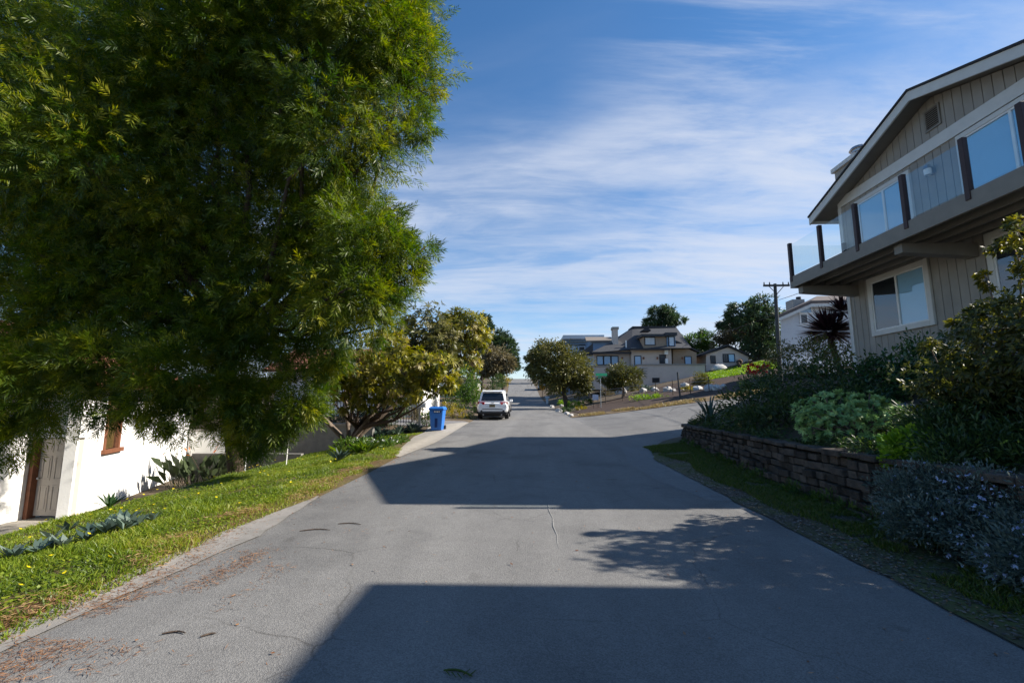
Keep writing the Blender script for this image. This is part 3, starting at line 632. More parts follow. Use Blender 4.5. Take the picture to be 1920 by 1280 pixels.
mb = MB(); mb.prism([(-15.5, 26.2, 3.35), (-5.8, 26.2, 3.35), (-5.8, 30, 5.0), (-15.5, 30, 5.0)], (0, 0, .15)); mb.prism([(-15.5, 33.5, 3.35), (-5.8, 33.5, 3.35), (-5.8, 30, 5.0), (-15.5, 30, 5.0)], (0, 0, .15)); mb.build('roof', m_tile, HB)
for k in range(3):
    x = -13.2+k*2.4; w = MB().bb((x, 26.72, .9), (x+1.3, 26.8, 2.3)).build('window', m_dark, HB); MB().bb((x+.06, 26.69, .96), (x+1.24, 26.715, 2.24)).build('pane', m_glass, w)
F2 = thing('iron_fence', 'black iron fence in front of the white wall behind the mailbox', 'fence', (-6, 24, .5))
mb = MB(); x = -7.6
while x < -4.8: mb.box((x, 22.0, .95), (.025, .025, 1.2)); x += .13
mb.build('bars', m_iron, F2); mb = MB(); mb.bb((-7.7, 21.98, 1.5), (-4.7, 22.02, 1.54)); mb.build('rails', m_iron, F2)

# ================================================================== WHITE HOUSE LOW ON THE LEFT
WH = thing('house', 'white stucco house below the road with beige door and tiled roof', 'house', (-14, 15, -1.5))
dA = Vector((-.34, .94, 0)); nA = Vector((.94, .34, 0))
A0 = Vector((-12.02, 12.05, 0)); 
def wallseg(p, q, z0, z1, th=.25): 
    p = Vector(p); q = Vector(q); n = Vector((-(q-p).y, (q-p).x, 0)).normalized()*th
    return [(p.x, p.y, z0), (q.x, q.y, z0), (q.x, q.y, z1), (p.x, p.y, z1)], n
mb = MB()
zt = 2.05
E1 = A0+dA*8.4
def addseg(a, b_, z0, z1):
    P_, nv = wallseg(a, b_, z0, z1); mb.prism(P_, nv)
ws, we = 1.35, 2.3   # window span along the wall
addseg(A0, A0+dA*ws, -2, zt); addseg(A0+dA*ws, A0+dA*we, -2, .16); addseg(A0+dA*ws, A0+dA*we, 1.8, zt); addseg(A0+dA*we, E1, -2, zt)
B1 = Vector((-13.25, 12.04, 0)); B0 = B1+Vector((.06, -7, 0))
addseg(B0, B1, -2, zt)
addseg(Vector((-13.25, 12.06, 0)), Vector((-11.98, 12.06, 0)), .6, zt)
mb.bb((-13.7, 12.05, -2), (-13.252, 12.5, zt)); mb.build('wall', m_stucco, WH)
MB().bb((-13.5, 11.0, -1.75), (-11.8, 12.35, -1.5)).build('doorstep', m_conc, WH, bevel=.02)
dr = MB(); dr.bb((-13.13, 12.2, -1.44), (-12.36, 12.25, .56)); door = dr.build('door', m_doorp, WH)
for (x0, x1, z0, z1) in ((.09, .34, .12, .78), (.43, .68, .12, .78), (.09, .34, .92, 1.55), (.43, .68, .92, 1.55), (.09, .34, 1.65, 1.88), (.43, .68, 1.65, 1.88)):
    p = MB(); X0 = -13.13+x0; X1 = -13.13+x1; Z0 = -1.44+z0; Z1 = -1.44+z1
    p.bb((X0, 12.185, Z0), (X0+.03, 12.2, Z1)); p.bb((X1-.03, 12.185, Z0), (X1, 12.2, Z1)); p.bb((X0+.03, 12.185, Z1-.03), (X1-.03, 12.2, Z1)); p.bb((X0+.03, 12.185, Z0), (X1-.03, 12.2, Z0+.03))
    p.bb((X0+.06, 12.19, Z0+.06), (X1-.06, 12.2, Z1-.06)); p.build('door_panel', m_doorp, door)
k = MB(); k.ball((-13.06, 12.14, -.47), .035); k.cyl((-13.06, 12.2, -.47), (-13.06, 12.14, -.47), .012); k.build('handle', m_metal, door, smooth=True); MB().ball((-13.06, 12.18, -.28), .022).build('lock', m_metal, door, smooth=True)
MB().bb((-13.25, 12.05, -1.5), (-13.135, 12.28, .62)).build('door_jamb', m_brown, WH)
MB().bb((-12.355, 12.14, -1.5), (-12.06, 12.3, .62)).build('door_jamb', m_doorp, WH)
wc = A0+dA*((ws+we)/2); rz = math.atan2(dA.y, dA.x)
wf = MB(); 
for (u0, u1, z0, z1, pr) in ((ws-.08, we+.1, .04, .16, .1), (ws, ws+.1, .16, 1.8, .03), (we-.1, we, .16, 1.8, .03), (ws+.1, we-.1, 1.7, 1.8, .03)):
    c = A0+dA*((u0+u1)/2)+nA*(pr/2-.06); wf.box((c.x, c.y, (z0+z1)/2), (u1-u0, .12+pr, z1-z0), rz=rz)
wo = wf.build('window', m_brown, WH)
c = wc-nA*.06; MB().box((c.x, c.y, .93), (we-ws-.2, .01, 1.54), rz=rz).build('pane', m_glass, wo)
c = wc-nA*.12; MB().box((c.x, c.y, .93), (we-ws-.2, .02, 1.54), rz=rz).build('curtain', m_amber, wo)
rf = MB(); e0 = A0-dA*1.0+nA*.5; e1 = E1+dA*.5+nA*.5; r0_ = e0-nA*4.5; r1_ = e1-nA*4.5
rf.prism([(e0.x, e0.y, zt-.1), (e1.x, e1.y, zt-.1), (r1_.x, r1_.y, zt+1.9), (r0_.x, r0_.y, zt+1.9)], (0, 0, .14))
e0 = B1+Vector((.5, .4, 0)); e1 = B0+Vector((.5, 0, 0))
rf.prism([(e1.x, e1.y, zt-.1), (e0.x, e0.y, zt-.1), (e0.x-4.5, e0.y+1, zt+1.9), (e1.x-4.5, e1.y, zt+1.9)], (0, 0, .14))
rfo = rf.build('roof', m_tile, WH)
tl = MB()
for s in np.arange(-.9, 8.9, .24):
    p = A0+dA*float(s)+nA*.52; q = p-nA*4.5
    tl.tube([(p.x, p.y, zt+.06), (q.x, q.y, zt+2.06)], [.085, .085], 6)
for s in np.arange(.1, 7, .24):
    p = B1+Vector((.52, .3-float(s), 0)); tl.tube([(p.x, p.y, zt+.06), (p.x-4.5, p.y, zt+2.06)], [.085, .085], 6)
tl.build('roof_tiles', m_tile, rfo, smooth=True)
GW = thing('garden_wall', 'low white garden wall in shade at the end of the white house', 'wall', (-15, 20.2, -1.6))
MB().bb((-15.2, 19.9, -1.9), (-12.5, 20.1, .3)).build('wall_face', m_stucco, GW)
MB().bb((-15.2, 19.86, .3), (-12.46, 20.14, .38)).build('coping', m_conc, GW)

# ================================================================== CAR
cz = g1(-2.0, 29)+.012
CAR = thing('parked_car', 'white sport utility car parked at the left kerb, seen from behind', 'car', (-2.05, 27.7, cz))
tilt = math.atan2(g1(-2, 30.5)-g1(-2, 28), 2.5)
def cl(x, y, z): return (-2.05+x, 27.7+y, cz+z+y*math.tan(tilt))
def loft(secs, cap=True):
    mb = MB(); n = len(secs[0])
    for s in secs: mb.v += [cl(*p) for p in s]
    for i in range(len(secs)-1):
        for k in range(n): mb.f.append((i*n+k, i*n+(k+1) % n, (i+1)*n+(k+1) % n, (i+1)*n+k))
    mb.f.append(tuple(range(n))[::-1]); mb.f.append(tuple((len(secs)-1)*n+k for k in range(n))); return mb
def sec(y, half):
    return [(x, y, z) for x, z in half]+[(-x, y, z) for x, z in reversed(half)]
w = .96
lower = lambda y, s, zb, zt_: sec(y, [(s*w*.86, zb), (s*w*.97, zb+.12), (s*w, zb+.3), (s*w*.985, .80), (s*w*.95, zt_-.06), (s*w*.90, zt_)])
secs = [lower(0.0, .90, .52, .98), lower(.06, .95, .46, 1.02), lower(.2, .985, .38, 1.06), lower(.9, 1, .34, 1.08), lower(2.4, 1, .32, 1.08), lower(3.5, 1, .34, 1.05), lower(4.2, .97, .38, 1.0), lower(4.62, .9, .42, .92), lower(4.78, .8, .48, .82)]
body = loft(secs).build('body', m_car, CAR, smooth=True, bevel=.02)
cab = lambda y, b_, t_, zt_: sec(y, [(w*b_, 1.04), (w*(b_*.6+t_*.4), 1.04+(zt_-1.04)*.45), (w*t_, zt_-.06), (w*t_*.9, zt_)])
cs = [cab(.10, .86, .85, 1.08), cab(.28, .87, .80, 1.50), cab(.42, .88, .76, 1.68), cab(.9, .88, .76, 1.745), cab(1.8, .88, .76, 1.76), cab(2.6, .88, .74, 1.71), cab(3.2, .87, .78, 1.35), cab(3.55, .86, .84, 1.07)]
loft(cs).build('cabin', m_car, CAR, smooth=True, bevel=.015)
MB().add([cl(*p) for p in ((-.70, .085, 1.13), (.70, .085, 1.13), (.60, .315, 1.60), (-.60, .315, 1.60))], [(0, 1, 2, 3)]).add([cl(*p) for p in ((-.70, .11, 1.13), (.70, .11, 1.13), (.60, .34, 1.60), (-.60, .34, 1.60))], [(3, 2, 1, 0)]).build('rear_window', m_cglass, CAR)
sp = MB(); sp.add([cl(*p) for p in ((-.64, .22, 1.66), (.64, .22, 1.66), (.68, .5, 1.74), (-.68, .5, 1.74), (-.64, .22, 1.70), (.64, .22, 1.70), (.66, .5, 1.77), (-.66, .5, 1.77))], [(0, 1, 2, 3), (7, 6, 5, 4), (0, 4, 5, 1), (1, 5, 6, 2), (2, 6, 7, 3), (3, 7, 4, 0)]); sp.build('spoiler', m_car, CAR, bevel=.01)
for s in (-1, 1):
    g = MB(); g.add([cl(*p) for p in ((s*.862, .45, 1.12), (s*.862, 3.1, 1.12), (s*.80, 2.5, 1.56), (s*.785, .6, 1.58))], [(0, 1, 2, 3)]); g.build('side_window', m_cglass, CAR)
    t = MB(); t.add([cl(*p) for p in ((s*.50, -.02, .90), (s*.90, .04, .90), (s*.90, .04, 1.055), (s*.47, -.02, 1.035), (s*.50, .1, .90), (s*.915, .3, .92), (s*.905, .3, 1.06), (s*.47, .1, 1.05))], [(0, 1, 2, 3), (4, 7, 6, 5), (1, 5, 6, 2), (0, 4, 5, 1), (3, 2, 6, 7), (0, 3, 7, 4)]); t.build('tail_light', m_red, CAR, bevel=.012)
    fo = MB(); c0 = cl(s*.66, -.015, .52); fo.cyl((c0[0], c0[1]-.02, c0[2]), (c0[0], c0[1]+.06, c0[2]), .055, n=12); fo.build('fog_light', m_plast, CAR)
    mi = MB(); c0 = cl(s*1.04, 2.75, 1.1); mi.box(c0, (.2, .12, .16)); mi.build('mirror', m_car, CAR, bevel=.03)
    rr = MB(); rr.tube([cl(s*.66, .6, 1.76), cl(s*.66, .8, 1.81), cl(s*.66, 2.3, 1.81), cl(s*.66, 2.5, 1.74)], [.018]*4, 6); rr.build('roof_rail', m_metal, CAR)
    for yy in (.95, 3.85):
        c0 = cl(s*.82, yy, .38); a = (c0[0]-.125*1, c0[1], c0[2]); bq = (c0[0]+.125, c0[1], c0[2])
        ty = MB().tube([a, (a[0]+.02, a[1], a[2]), (bq[0]-.02, a[1], a[2]), bq], [.345, .375, .375, .345], 22).build('wheel', m_tyre, CAR, smooth=True)
        o_ = c0[0]+s*.127; MB().cyl((o_-s*.02, c0[1], c0[2]), (o_+s*.004, c0[1], c0[2]), .25, .23, 14).build('rim', m_metal, ty)
    for yy in (.95, 3.85):
        ar = MB(); pts = [cl(s*.965, yy+.43*math.cos(q), .38+.43*math.sin(q)) for q in np.linspace(-.1, math.pi+.1, 12)]; ar.tube(pts, [.05]*12, 6); ar.build('wheel_arch', m_plast, CAR)
bp = MB(); bp.add([cl(*p) for p in ((-.84, -.03, .33), (.84, -.03, .33), (.88, -.05, .46), (-.88, -.05, .46), (-.86, .5, .28), (.86, .5, .28), (.93, .5, .46), (-.93, .5, .46))], [(0, 1, 2, 3), (7, 6, 5, 4), (0, 4, 5, 1), (1, 5, 6, 2), (2, 6, 7, 3), (3, 7, 4, 0)]); bp.build('bumper', m_plast, CAR, bevel=.02)
q = MB(); q.add([cl(*p) for p in ((-.62, -.03, .615), (.62, -.03, .615), (.62, -.03, .65), (-.62, -.03, .65))], [(0, 1, 2, 3)]); q.build('step_line', m_plast, CAR)
q = MB(); c0 = cl(-.02, -.022, .83); q.box(c0, (.34, .02, .16)); q.build('number_plate', m_plate, CAR)
q = MB(); c0 = cl(0, -.02, .99); q.box(c0, (.16, .015, .03)); q.build('badge', m_metal, CAR)
q = MB(); q.tube([cl(.05, .05, 1.15), cl(.30, .085, 1.19)], [.012, .008], 5); q.build('wiper', m_black, CAR)
for s in (-.55, .55): MB().cyl(cl(s, -.06, .3), cl(s, .15, .3), .04, n=10).build('exhaust', m_metal, CAR)
q = MB(); q.bb(cl(-.75, .3, .18), cl(.75, 4.4, .4)); q.build('underbody', m_black, CAR)

# ================================================================== BIN, MAILBOX, SIGNS
bz = gp(820, 807); BIN = thing('wheelie_bin', 'blue plastic wheelie bin standing on the driveway apron', 'bin', bz)
def taper(mb, c, b0_, b1_, z0, z1):
    x, y = c; v = []
    for (hx, hy), z in ((b0_, z0), (b1_, z1)): v += [(x-hx, y-hy, z), (x+hx, y-hy, z), (x+hx, y+hy, z), (x-hx, y+hy, z)]
    return mb.add(v, [(3, 2, 1, 0), (4, 5, 6, 7), (0, 1, 5, 4), (1, 2, 6, 5), (2, 3, 7, 6), (3, 0, 4, 7)])
bx, by, bzz = bz
taper(MB(), (bx, by), (.22, .27), (.29, .36), bzz+.03, bzz+.86).build('body', m_bin, BIN, bevel=.025)
mb = MB(); taper(mb, (bx, by), (.32, .39), (.32, .39), bzz+.86, bzz+.91); mb.build('rim', m_bin, BIN, bevel=.01)
mb = MB(); taper(mb, (bx, by), (.325, .4), (.27, .33), bzz+.912, bzz+1.0); mb.bb((bx-.2, by+.36, bzz+.9), (bx+.2, by+.46, bzz+.95)); mb.build('lid', m_bin, BIN, bevel=.02)
mb = MB(); mb.bb((bx-.055, by-.325, bzz+.15), (bx+.055, by-.27, bzz+.52)); mb.build('front_recess_shade', m_bind, BIN)  # no hollow here: the recess shade is put into the dark blue
mb = MB(); mb.bb((bx-.1, by-.375, bzz+.74), (bx+.2, by-.34, bzz+.84)); lb = mb.build('marking_panel', m_bind, BIN)
for q in (-.06, .0, .06, .13): MB().bb((bx+q-.02, by-.38, bzz+.765), (bx+q+.02, by-.376, bzz+.82)).build('marking', m_white, lb)
for s in (-1, 1): MB().cyl((bx+s*.24, by+.3, bzz+.11), (bx+s*.3, by+.3, bzz+.11), .11, n=14).build('wheel', m_tyre, BIN)
mz = gp(786, 806); MBX = thing('mailbox', 'grey metal mailbox on a pale wooden post beside the blue bin', 'mailbox', mz)
MB().bb((mz.x-.045, mz.y-.045, mz.z-.1), (mz.x+.045, mz.y+.045, mz.z+.95)).build('post', M('pale_post', (.42, .38, .32), .8, (.34, .3, .25), 12), MBX)
pts = [(mz.x+.3*1-.22, mz.y-.1, mz.z+.93)]; 
prof = [(-.1, 0), (.1, 0), (.1, .13)]+[(.1*math.cos(t), .13+.1*math.sin(t)) for t in np.linspace(.2, math.pi-.2, 7)]+[(-.1, .13)]
mb = MB(); mb.prism([(mz.x-.3, mz.y+a, mz.z+.95+b) for a, b in prof], (.56, 0, 0)); mb.build('box', m_mailg, MBX, bevel=.006)
MB().bb((mz.x+.261, mz.y-.09, mz.z+.96), (mz.x+.275, mz.y+.09, mz.z+1.14)).build('door', m_white, MBX)
mz2 = gp(913, 748, 120); MB2 = thing('mailbox', 'white mailbox pillar just beyond the roof of the parked car', 'mailbox', mz2)
MB().bb((mz2.x-.2, mz2.y-.2, mz2.z), (mz2.x+.2, mz2.y+.2, mz2.z+1.0)).build('pillar', m_pale, MB2, bevel=.02); MB().prism([(mz2.x-.27, mz2.y+a*1.6, mz2.z+1.0+b*1.6) for a, b in prof], (.54, 0, 0)).build('box', m_white, MB2)
# street name sign
sz = gp(1127, 764, 120); SG = thing('street_sign', 'green street name sign on a thin grey pole at the corner', 'street sign', sz)
MB().cyl(sz, sz+Vector((0, 0, 2.55)), .035, n=8).build('pole', m_metal, SG)
MB().box(sz+Vector((.1, 0, 2.68)), (1.0, .02, .22), rz=R(14)).build('blade', m_signg, SG); MB().box(sz+Vector((-.05, 0, 2.46)), (.02, .7, .2), rz=R(14)).build('blade', m_signg, SG)
q = sz+Vector((-.38, .25, 0)); YS = thing('yard_sign', 'pale blue notice board on two thin legs beside the street sign', 'sign', q)
MB().bb((q.x-.25, q.y-.015, q.z+.62), (q.x+.23, q.y+.015, q.z+1.05)).build('board', m_signw, YS)
for s in (-.2, .18): MB().bb((q.x+s-.015, q.y+.016, q.z-.05), (q.x+s+.015, q.y+.04, q.z+.9)).build('leg', m_wood, YS)
q = gp(1276, 749, 140); PP = MB(); PP.tube([q, q+Vector((-.08, 0, 1.0)), q+Vector((-.12, 0, 2.0))], [.07, .06, .055], 8); tag(PP.build('wooden_post', m_polew, None, org=q), 'slim dark upright wooden post in the dry grass by the side street', 'post')
q = gp(1017, 745, 140); WS = thing('warning_sign', 'orange diamond warning sign under the spreading tree by the road', 'road sign', q)
MB().bb((q.x-.04, q.y+.03, q.z), (q.x+.04, q.y+.08, q.z+2.2)).build('post', m_wood, WS)
d = .62; c = Vector((q.x, q.y, q.z+1.75)); MB().prism([(c.x-d, c.y, c.z), (c.x, c.y, c.z-d), (c.x+d, c.y, c.z), (c.x, c.y, c.z+d)], (0, .025, 0)).build('plate', m_signo, WS)
mb = MB(); mb.bb((c.x-.06, c.y-.012, c.z-.3), (c.x+.06, c.y-.004, c.z+.1)); mb.prism([(c.x-.2, c.y-.012, c.z+.1), (c.x+.2, c.y-.012, c.z+.1), (c.x, c.y-.012, c.z+.35)], (0, .008, 0)); mb.build('symbol', m_black, WS)

# ================================================================== TAN HOUSE AND SHED ON THE RISE
YH = 57.0
TH = thing('house', 'large tan house with grey hipped roof and dormers on the rise', 'house', at(1200, 725, YH))
def P(px, py, Y=YH): return at(px, py, Y)
def slab(px0, py0, px1, py1, Y, depth, mb=None):
    a = P(px0, py0, Y); b = P(px1, py1, Y); mb = mb or MB(); mb.bb((min(a.x, b.x), Y, min(a.z, b.z)), (max(a.x, b.x), Y+depth, max(a.z, b.z))); return mb
mb = MB(); slab(1113, 657, 1183, 730, YH, 8, mb); slab(1183, 652, 1262, 730, YH-.6, 8, mb); mb.build('wall', m_tan, TH)
a = [P(1262, 642, YH-.2), P(1306, 661, YH-.2), P(1306, 725, YH-.2), P(1262, 725, YH-.2)]; MB().prism(a, (0, 7, 0)).build('gable_wall', m_tanw, TH)
mb = MB(); a = P(1262, 638, YH-.4); b = P(1311, 660, YH-.4); mb.prism([a, b, b+Vector((0, 0, .18)), a+Vector((0, 0, .18))], (0, 8, 0)); mb.build('gable_roof', m_roofg, TH)
# main roof: eave to ridge
rf = MB()
e = [P(1106, 661, YH-.8), P(1184, 655, YH-.8), P(1184, 655, YH-1.4), P(1254, 652, YH-1.4)]
ridgeL = P(1186, 614, YH+4); ridgeR = P(1267, 612, YH+4); hip = P(1158, 636, YH+2.5)
back = [Vector((e[0].x, YH+9, e[0].z)), Vector((ridgeR.x, YH+9, e[3].z))]
V = [e[0], e[1], e[3], Vector((ridgeR.x, YH-1.4, e[3].z)), ridgeR, ridgeL, hip, back[0], back[1], e[2]]
rf.add(V, [(0, 1, 6), (1, 5, 6), (1, 9, 2, 5), (2, 3, 4, 5), (0, 6, 7), (6, 5, 7), (5, 4, 8, 7), (3, 8, 4), (0, 7, 8, 3, 2, 9, 1)]); rfo = rf.build('roof', m_roofg, TH)
mb = MB(); slab(1106, 659.5, 1184, 663, YH-.85, .1, mb); slab(1182, 652.5, 1256, 656, YH-1.45, .1, mb); mb.build('gutter', m_shing, rfo)
# ridge cap house box
mb = MB(); slab(1184, 613, 1188, 619, YH+3.6, 2, mb); slab(1186, 611.5, 1267, 615, YH+3.6, .8, mb); mb.build('ridge', m_shing, rfo)
mb = MB(); slab(1149, 614, 1159.5, 648, YH+1, 1.0, mb); ch = mb.build('chimney', m_tan, rfo); slab(1148, 612.5, 1160.5, 617, YH+.95, 1.1).build('chimney_cap', m_taupe, ch)
slab(1173, 638, 1175.5, 652, YH-.2, .2).build('vent_pipe', m_white, rfo)
d1 = slab(1206, 629, 1251, 653, YH-.9, 3).build('dormer', m_tanw, TH); slab(1203, 626, 1253, 630.5, YH-1.3, 4.5).build('dormer_roof', m_roofg, d1)
d2 = slab(1250, 627, 1267, 650, YH-1.1, 3).build('dormer', m_blue, TH); slab(1248, 623, 1270, 628.5, YH-1.5, 4.5).build('dormer_roof', m_roofg, d2)
sk = MB(); t_ = np.linspace(0, math.pi, 7); c = P(1211, 621, YH+1); sk.prism([(c.x+.55*math.cos(q), YH+.6, c.z+.32*math.sin(q)) for q in t_], (0, 1.5, 0)); sk.build('eyebrow_vent', m_shing, rfo)
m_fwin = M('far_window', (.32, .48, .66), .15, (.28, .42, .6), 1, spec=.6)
m_fwind = M('far_dark_window', (.05, .055, .065), .15, (.03, .035, .04), 2, spec=.6)
def fwin(px0, py0, px1, py1, Y, par, mp=m_fwin, mf=m_shing, muntin=0):
    a = P(px0, py1, Y); b = P(px1, py0, Y); t = .09; f = MB()
    f.bb((a.x-t, Y-.06, a.z-t), (a.x, Y-.002, b.z+t)); f.bb((b.x, Y-.06, a.z-t), (b.x+t, Y-.002, b.z+t)); f.bb((a.x, Y-.06, b.z), (b.x, Y-.002, b.z+t)); f.bb((a.x, Y-.06, a.z-t), (b.x, Y-.002, a.z))
    for k in range(muntin):
        x = a.x+(b.x-a.x)*(k+1)/(muntin+1); f.bb((x-.03, Y-.055, a.z), (x+.03, Y-.012, b.z))
    w = f.build('window', mf, par); MB().bb((a.x, Y-.03, a.z), (b.x, Y-.012, b.z)).build('pane', mp, w)
fwin(1120, 668, 1130, 683, YH, TH); fwin(1133, 668, 1144, 683, YH, TH); fwin(1147, 668, 1158, 683, YH, TH)
fwin(1191, 668, 1201, 685, YH-.6, TH); fwin(1210, 633, 1227, 646, YH-.9, TH, M('far_curtain', (.6, .62, .65), .5)); fwin(1255, 632, 1263, 648, YH-1.1, TH, M('far_pale_pane', (.6, .68, .78), .3))
fwin(1285, 669, 1295, 682, YH-.2, TH, m_fwin); fwin(1238, 666, 1247, 680, YH-.6, TH, m_fwind)
q = slab(1246, 655, 1253, 664, YH-1.0, .4).build('hanging_pot', m_white, TH); slab(1248, 672, 1253, 681, YH-.9, .4).build('urn', m_white, TH)
for px in (1167, 1207, 1233, 1280): slab(px-1.5, 669, px+1.5, 673, YH-.75, .2).build('wall_lamp', m_brown, TH)
# terrace / garden wall
gw = MB(); slab(1195, 684, 1324, 728, YH-2.2, .4, gw); slab(1113, 687, 1196, 730, YH-1.8, .4, gw); gwo = gw.build('terrace_wall', m_tan, TH)
cp = MB(); slab(1194, 682.3, 1324, 684.2, YH-2.3, .6, cp); slab(1112, 685.3, 1196, 687.2, YH-1.9, .6, cp); cp.build('coping', m_taupe, gwo)
slab(1223, 708, 1237, 717, YH-2.24, .05).build('vent', m_dark, gwo)
st = MB()
for k in range(4): slab(1195, 690+k*5, 1214, 691.2+k*5, YH-2.26, .05, st)
st.build('lattice', m_conc, gwo)
# small deck at the left end
dk = MB(); slab(1093, 683, 1114, 686, YH-1, 3, dk)
for px in (1094, 1104, 1113): slab(px-.4, 666, px+.4, 730, YH-1, .12, dk)
for py in (670, 674, 678): slab(1094, py-.5, 1113, py+.5, YH-1, .08, dk)
dk.build('side_deck', m_pale, TH)
mb = MB(); a = P(1085, 664, YH-.5); b = P(1112, 643, YH-.5); c = P(1112, 664, YH-.5); mb.prism([a, c, b], (0, 5, 0)); mb.build('porch_roof', m_roofg, TH)
slab(1099, 664, 1114, 730, YH+.5, 4).build('side_wall', m_pale, TH)
# blue house behind
BH = thing('house', 'blue grey flat roofed modern house behind the tan house', 'house', at(1095, 725, 72))
slab(1058, 635, 1131, 745, 72, 8).build('wall', m_blue, BH); mb = MB(); slab(1056, 628, 1133, 634.5, 71.2, 9.5, mb); mb.build('roof', m_pale, BH)
for (x0, y0, x1, y1) in ((1064, 640, 1100, 642.5), (1064, 645, 1098, 647.5)): slab(x0, y0, x1, y1, 71.9, .1).build('window_band', m_fwind, BH)
fwin(1062, 650, 1080, 662, 72, BH, m_fwin, m_pale, 1); fwin(1086, 650, 1096, 662, 72, BH, m_fwind, m_pale)
mb = MB(); slab(1060, 663, 1105, 666, 70.6, 1.4, mb); slab(1060, 657, 1105, 657.8, 70.6, .06, mb); mb.build('balcony', m_pale, BH)
mb = MB(); a = P(1099, 641, 66); b = P(1150, 640, 66); c = P(1146, 634, 68); d = P(1097, 634, 68); mb.prism([a, b, c, d], (0, 0, .2)); mb.build('lower_roof', M('beige_roof', (.22, .19, .165), .9), BH)
slab(1108, 640, 1150, 665, 66.4, 5).build('lower_wall', m_blue, BH)
# shed
YSH = 57.5; SH = thing('shed', 'small tan gabled outbuilding with two dark framed windows', 'shed', at(1364, 706, YSH))
a = [P(1324, 712, YSH), P(1403, 712, YSH), P(1403, 666, YSH), P(1365, 651, YSH), P(1324, 664, YSH)]; MB().prism(a, (0, 5, 0)).build('wall', m_tan, SH)
mb = MB(); L_ = P(1317, 666.5, YSH-.4); Rg = P(1365, 648, YSH-.4); Rr = P(1408, 668.5, YSH-.4); t = Vector((0, 0, .2))
mb.prism([L_, Rg, Rg+t, L_+t], (0, 6, 0)); mb.prism([Rg, Rr, Rr+t, Rg+t], (0, 6, 0)); mb.build('roof', m_shing, SH)
fwin(1333.5, 668, 1340, 680, YSH, SH, m_fwind, m_shing, 1); fwin(1365.5, 664.5, 1376, 678, YSH, SH, m_blind, m_shing, 0); fwin(1357, 664.5, 1364.5, 678, YSH, SH, m_fwind, m_shing, 1)
q = P(1350, 706, 55); cv = MB(); cv.ball((q.x, q.y, g1(q.x, q.y)), (1.0, .6, .75), 14, 8, .06, 0); tag(cv.build('boulder', m_rock, None, smooth=True), 'big white humped boulder on the lawn against the outbuilding', 'rock')
# pale house on the right behind the palm
YP = 34.0; PH = thing('house', 'pale blue grey house partly hidden behind the dark red palm', 'house', at(1530, 690, YP))
a = [P(1464, 700, YP), P(1640, 700, YP), P(1640, 567, YP), P(1522, 571, YP), P(1464, 597, YP)]; MB().prism(a, (6, 8, 0)).build('wall', m_pale, PH)
mb = MB(); q0 = P(1459, 596, YP-.4); q1 = P(1521, 569, YP-.4); q2 = P(1650, 566, YP-.4); q3 = P(1650, 553, YP+3); q4 = P(1532, 555, YP+3); u_ = Vector((0, 0, .22))
mb.add([q0, q1, q2, q3, q4, Vector((q0.x+6, YP+8, q0.z)), Vector((q4.x+5, YP+8, q4.z)), q0+u_, q1+u_, q2+u_], [(0, 1, 8, 7), (1, 2, 9, 8), (8, 9, 3, 4), (7, 8, 4), (7, 4, 6, 5), (0, 7, 5)]); mb.build('roof', M('brown_roof', (.16, .13, .12), .9, (.1, .085, .08), 6), PH)
mb = MB(); mb.prism([q0-Vector((0, .02, .02)), q1-Vector((0, .02, .02)), q1-Vector((0, .02, .25)), q0-Vector((0, .02, .25))], (0, .05, 0)); mb.prism([q1-Vector((0, .02, .02)), q2-Vector((0, .02, .02)), q2-Vector((0, .02, .25)), q1-Vector((0, .02, .25))], (0, .05, 0)); mb.build('fascia', m_trim, PH)
fwin(1502, 590, 1512, 606, YP, PH, m_fwind, m_white); fwin(1500, 576, 1520, 586, YP, PH, m_fwin, m_white)
mb = MB(); slab(1486, 561, 1511, 590, YP+2, 1.0, mb); cho = mb.build('chimney', m_brick, PH); q = P(1497, 558, YP+2.3); MB().cyl(q-Vector((0, 0, .15)), q+Vector((0, 0, .05)), .18, n=10).build('chimney_pot', m_black, cho)
MB().bb((P(1470, 680, YP).x, YP-.5, P(1470, 688, YP).z), (P(1600, 680, YP).x, YP-.05, P(1470, 683, YP).z)).build('ledge', m_white, PH)
# utility pole and wires
q = gbase(1465, 31.0); top = at(1453, 532, 31.0); UP = thing('utility_pole', 'weathered wooden utility pole with one crossarm', 'utility pole', q)
MB().cyl(q, top, .15, .10, 10).build('pole', m_polew, UP)
ca = at(1454, 536, 31); MB().box((ca.x, ca.y-.12, ca.z), (1.75, .1, .13)).build('crossarm', m_polew, UP)
for s in (-.82, -.45, .45, .82): MB().cyl((ca.x+s, ca.y-.12, ca.z+.06), (ca.x+s, ca.y-.12, ca.z+.24), .045, .03, 8).build('insulator', m_black, UP)
mb = MB(); mb.tube([(ca.x-.5, ca.y-.1, ca.z-.04), (top.x+.02, ca.y-.1, ca.z-.6)], [.025, .025], 5); mb.tube([(ca.x+.5, ca.y-.1, ca.z-.04), (top.x+.02, ca.y-.1, ca.z-.6)], [.025, .025], 5); mb.build('brace', m_polew, UP)
def wire(label, a, b, sag):
    a = Vector(a); b = Vector(b); pts = [a.lerp(b, t)-Vector((0, 0, sag*4*t*(1-t))) for t in np.linspace(0, 1, 14)]
    tag(MB().tube(pts, [.018]*14, 4).build('overhead_wire', m_black, None), label, 'wire')
wire('overhead wire running from the utility pole toward the taupe house', at(1461, 562, 31), (18, 16.6, 9.2), .3)
wire('overhead wire running from the utility pole back past the outbuilding', at(1452, 590, 31), at(1250, 640, 75), .6)
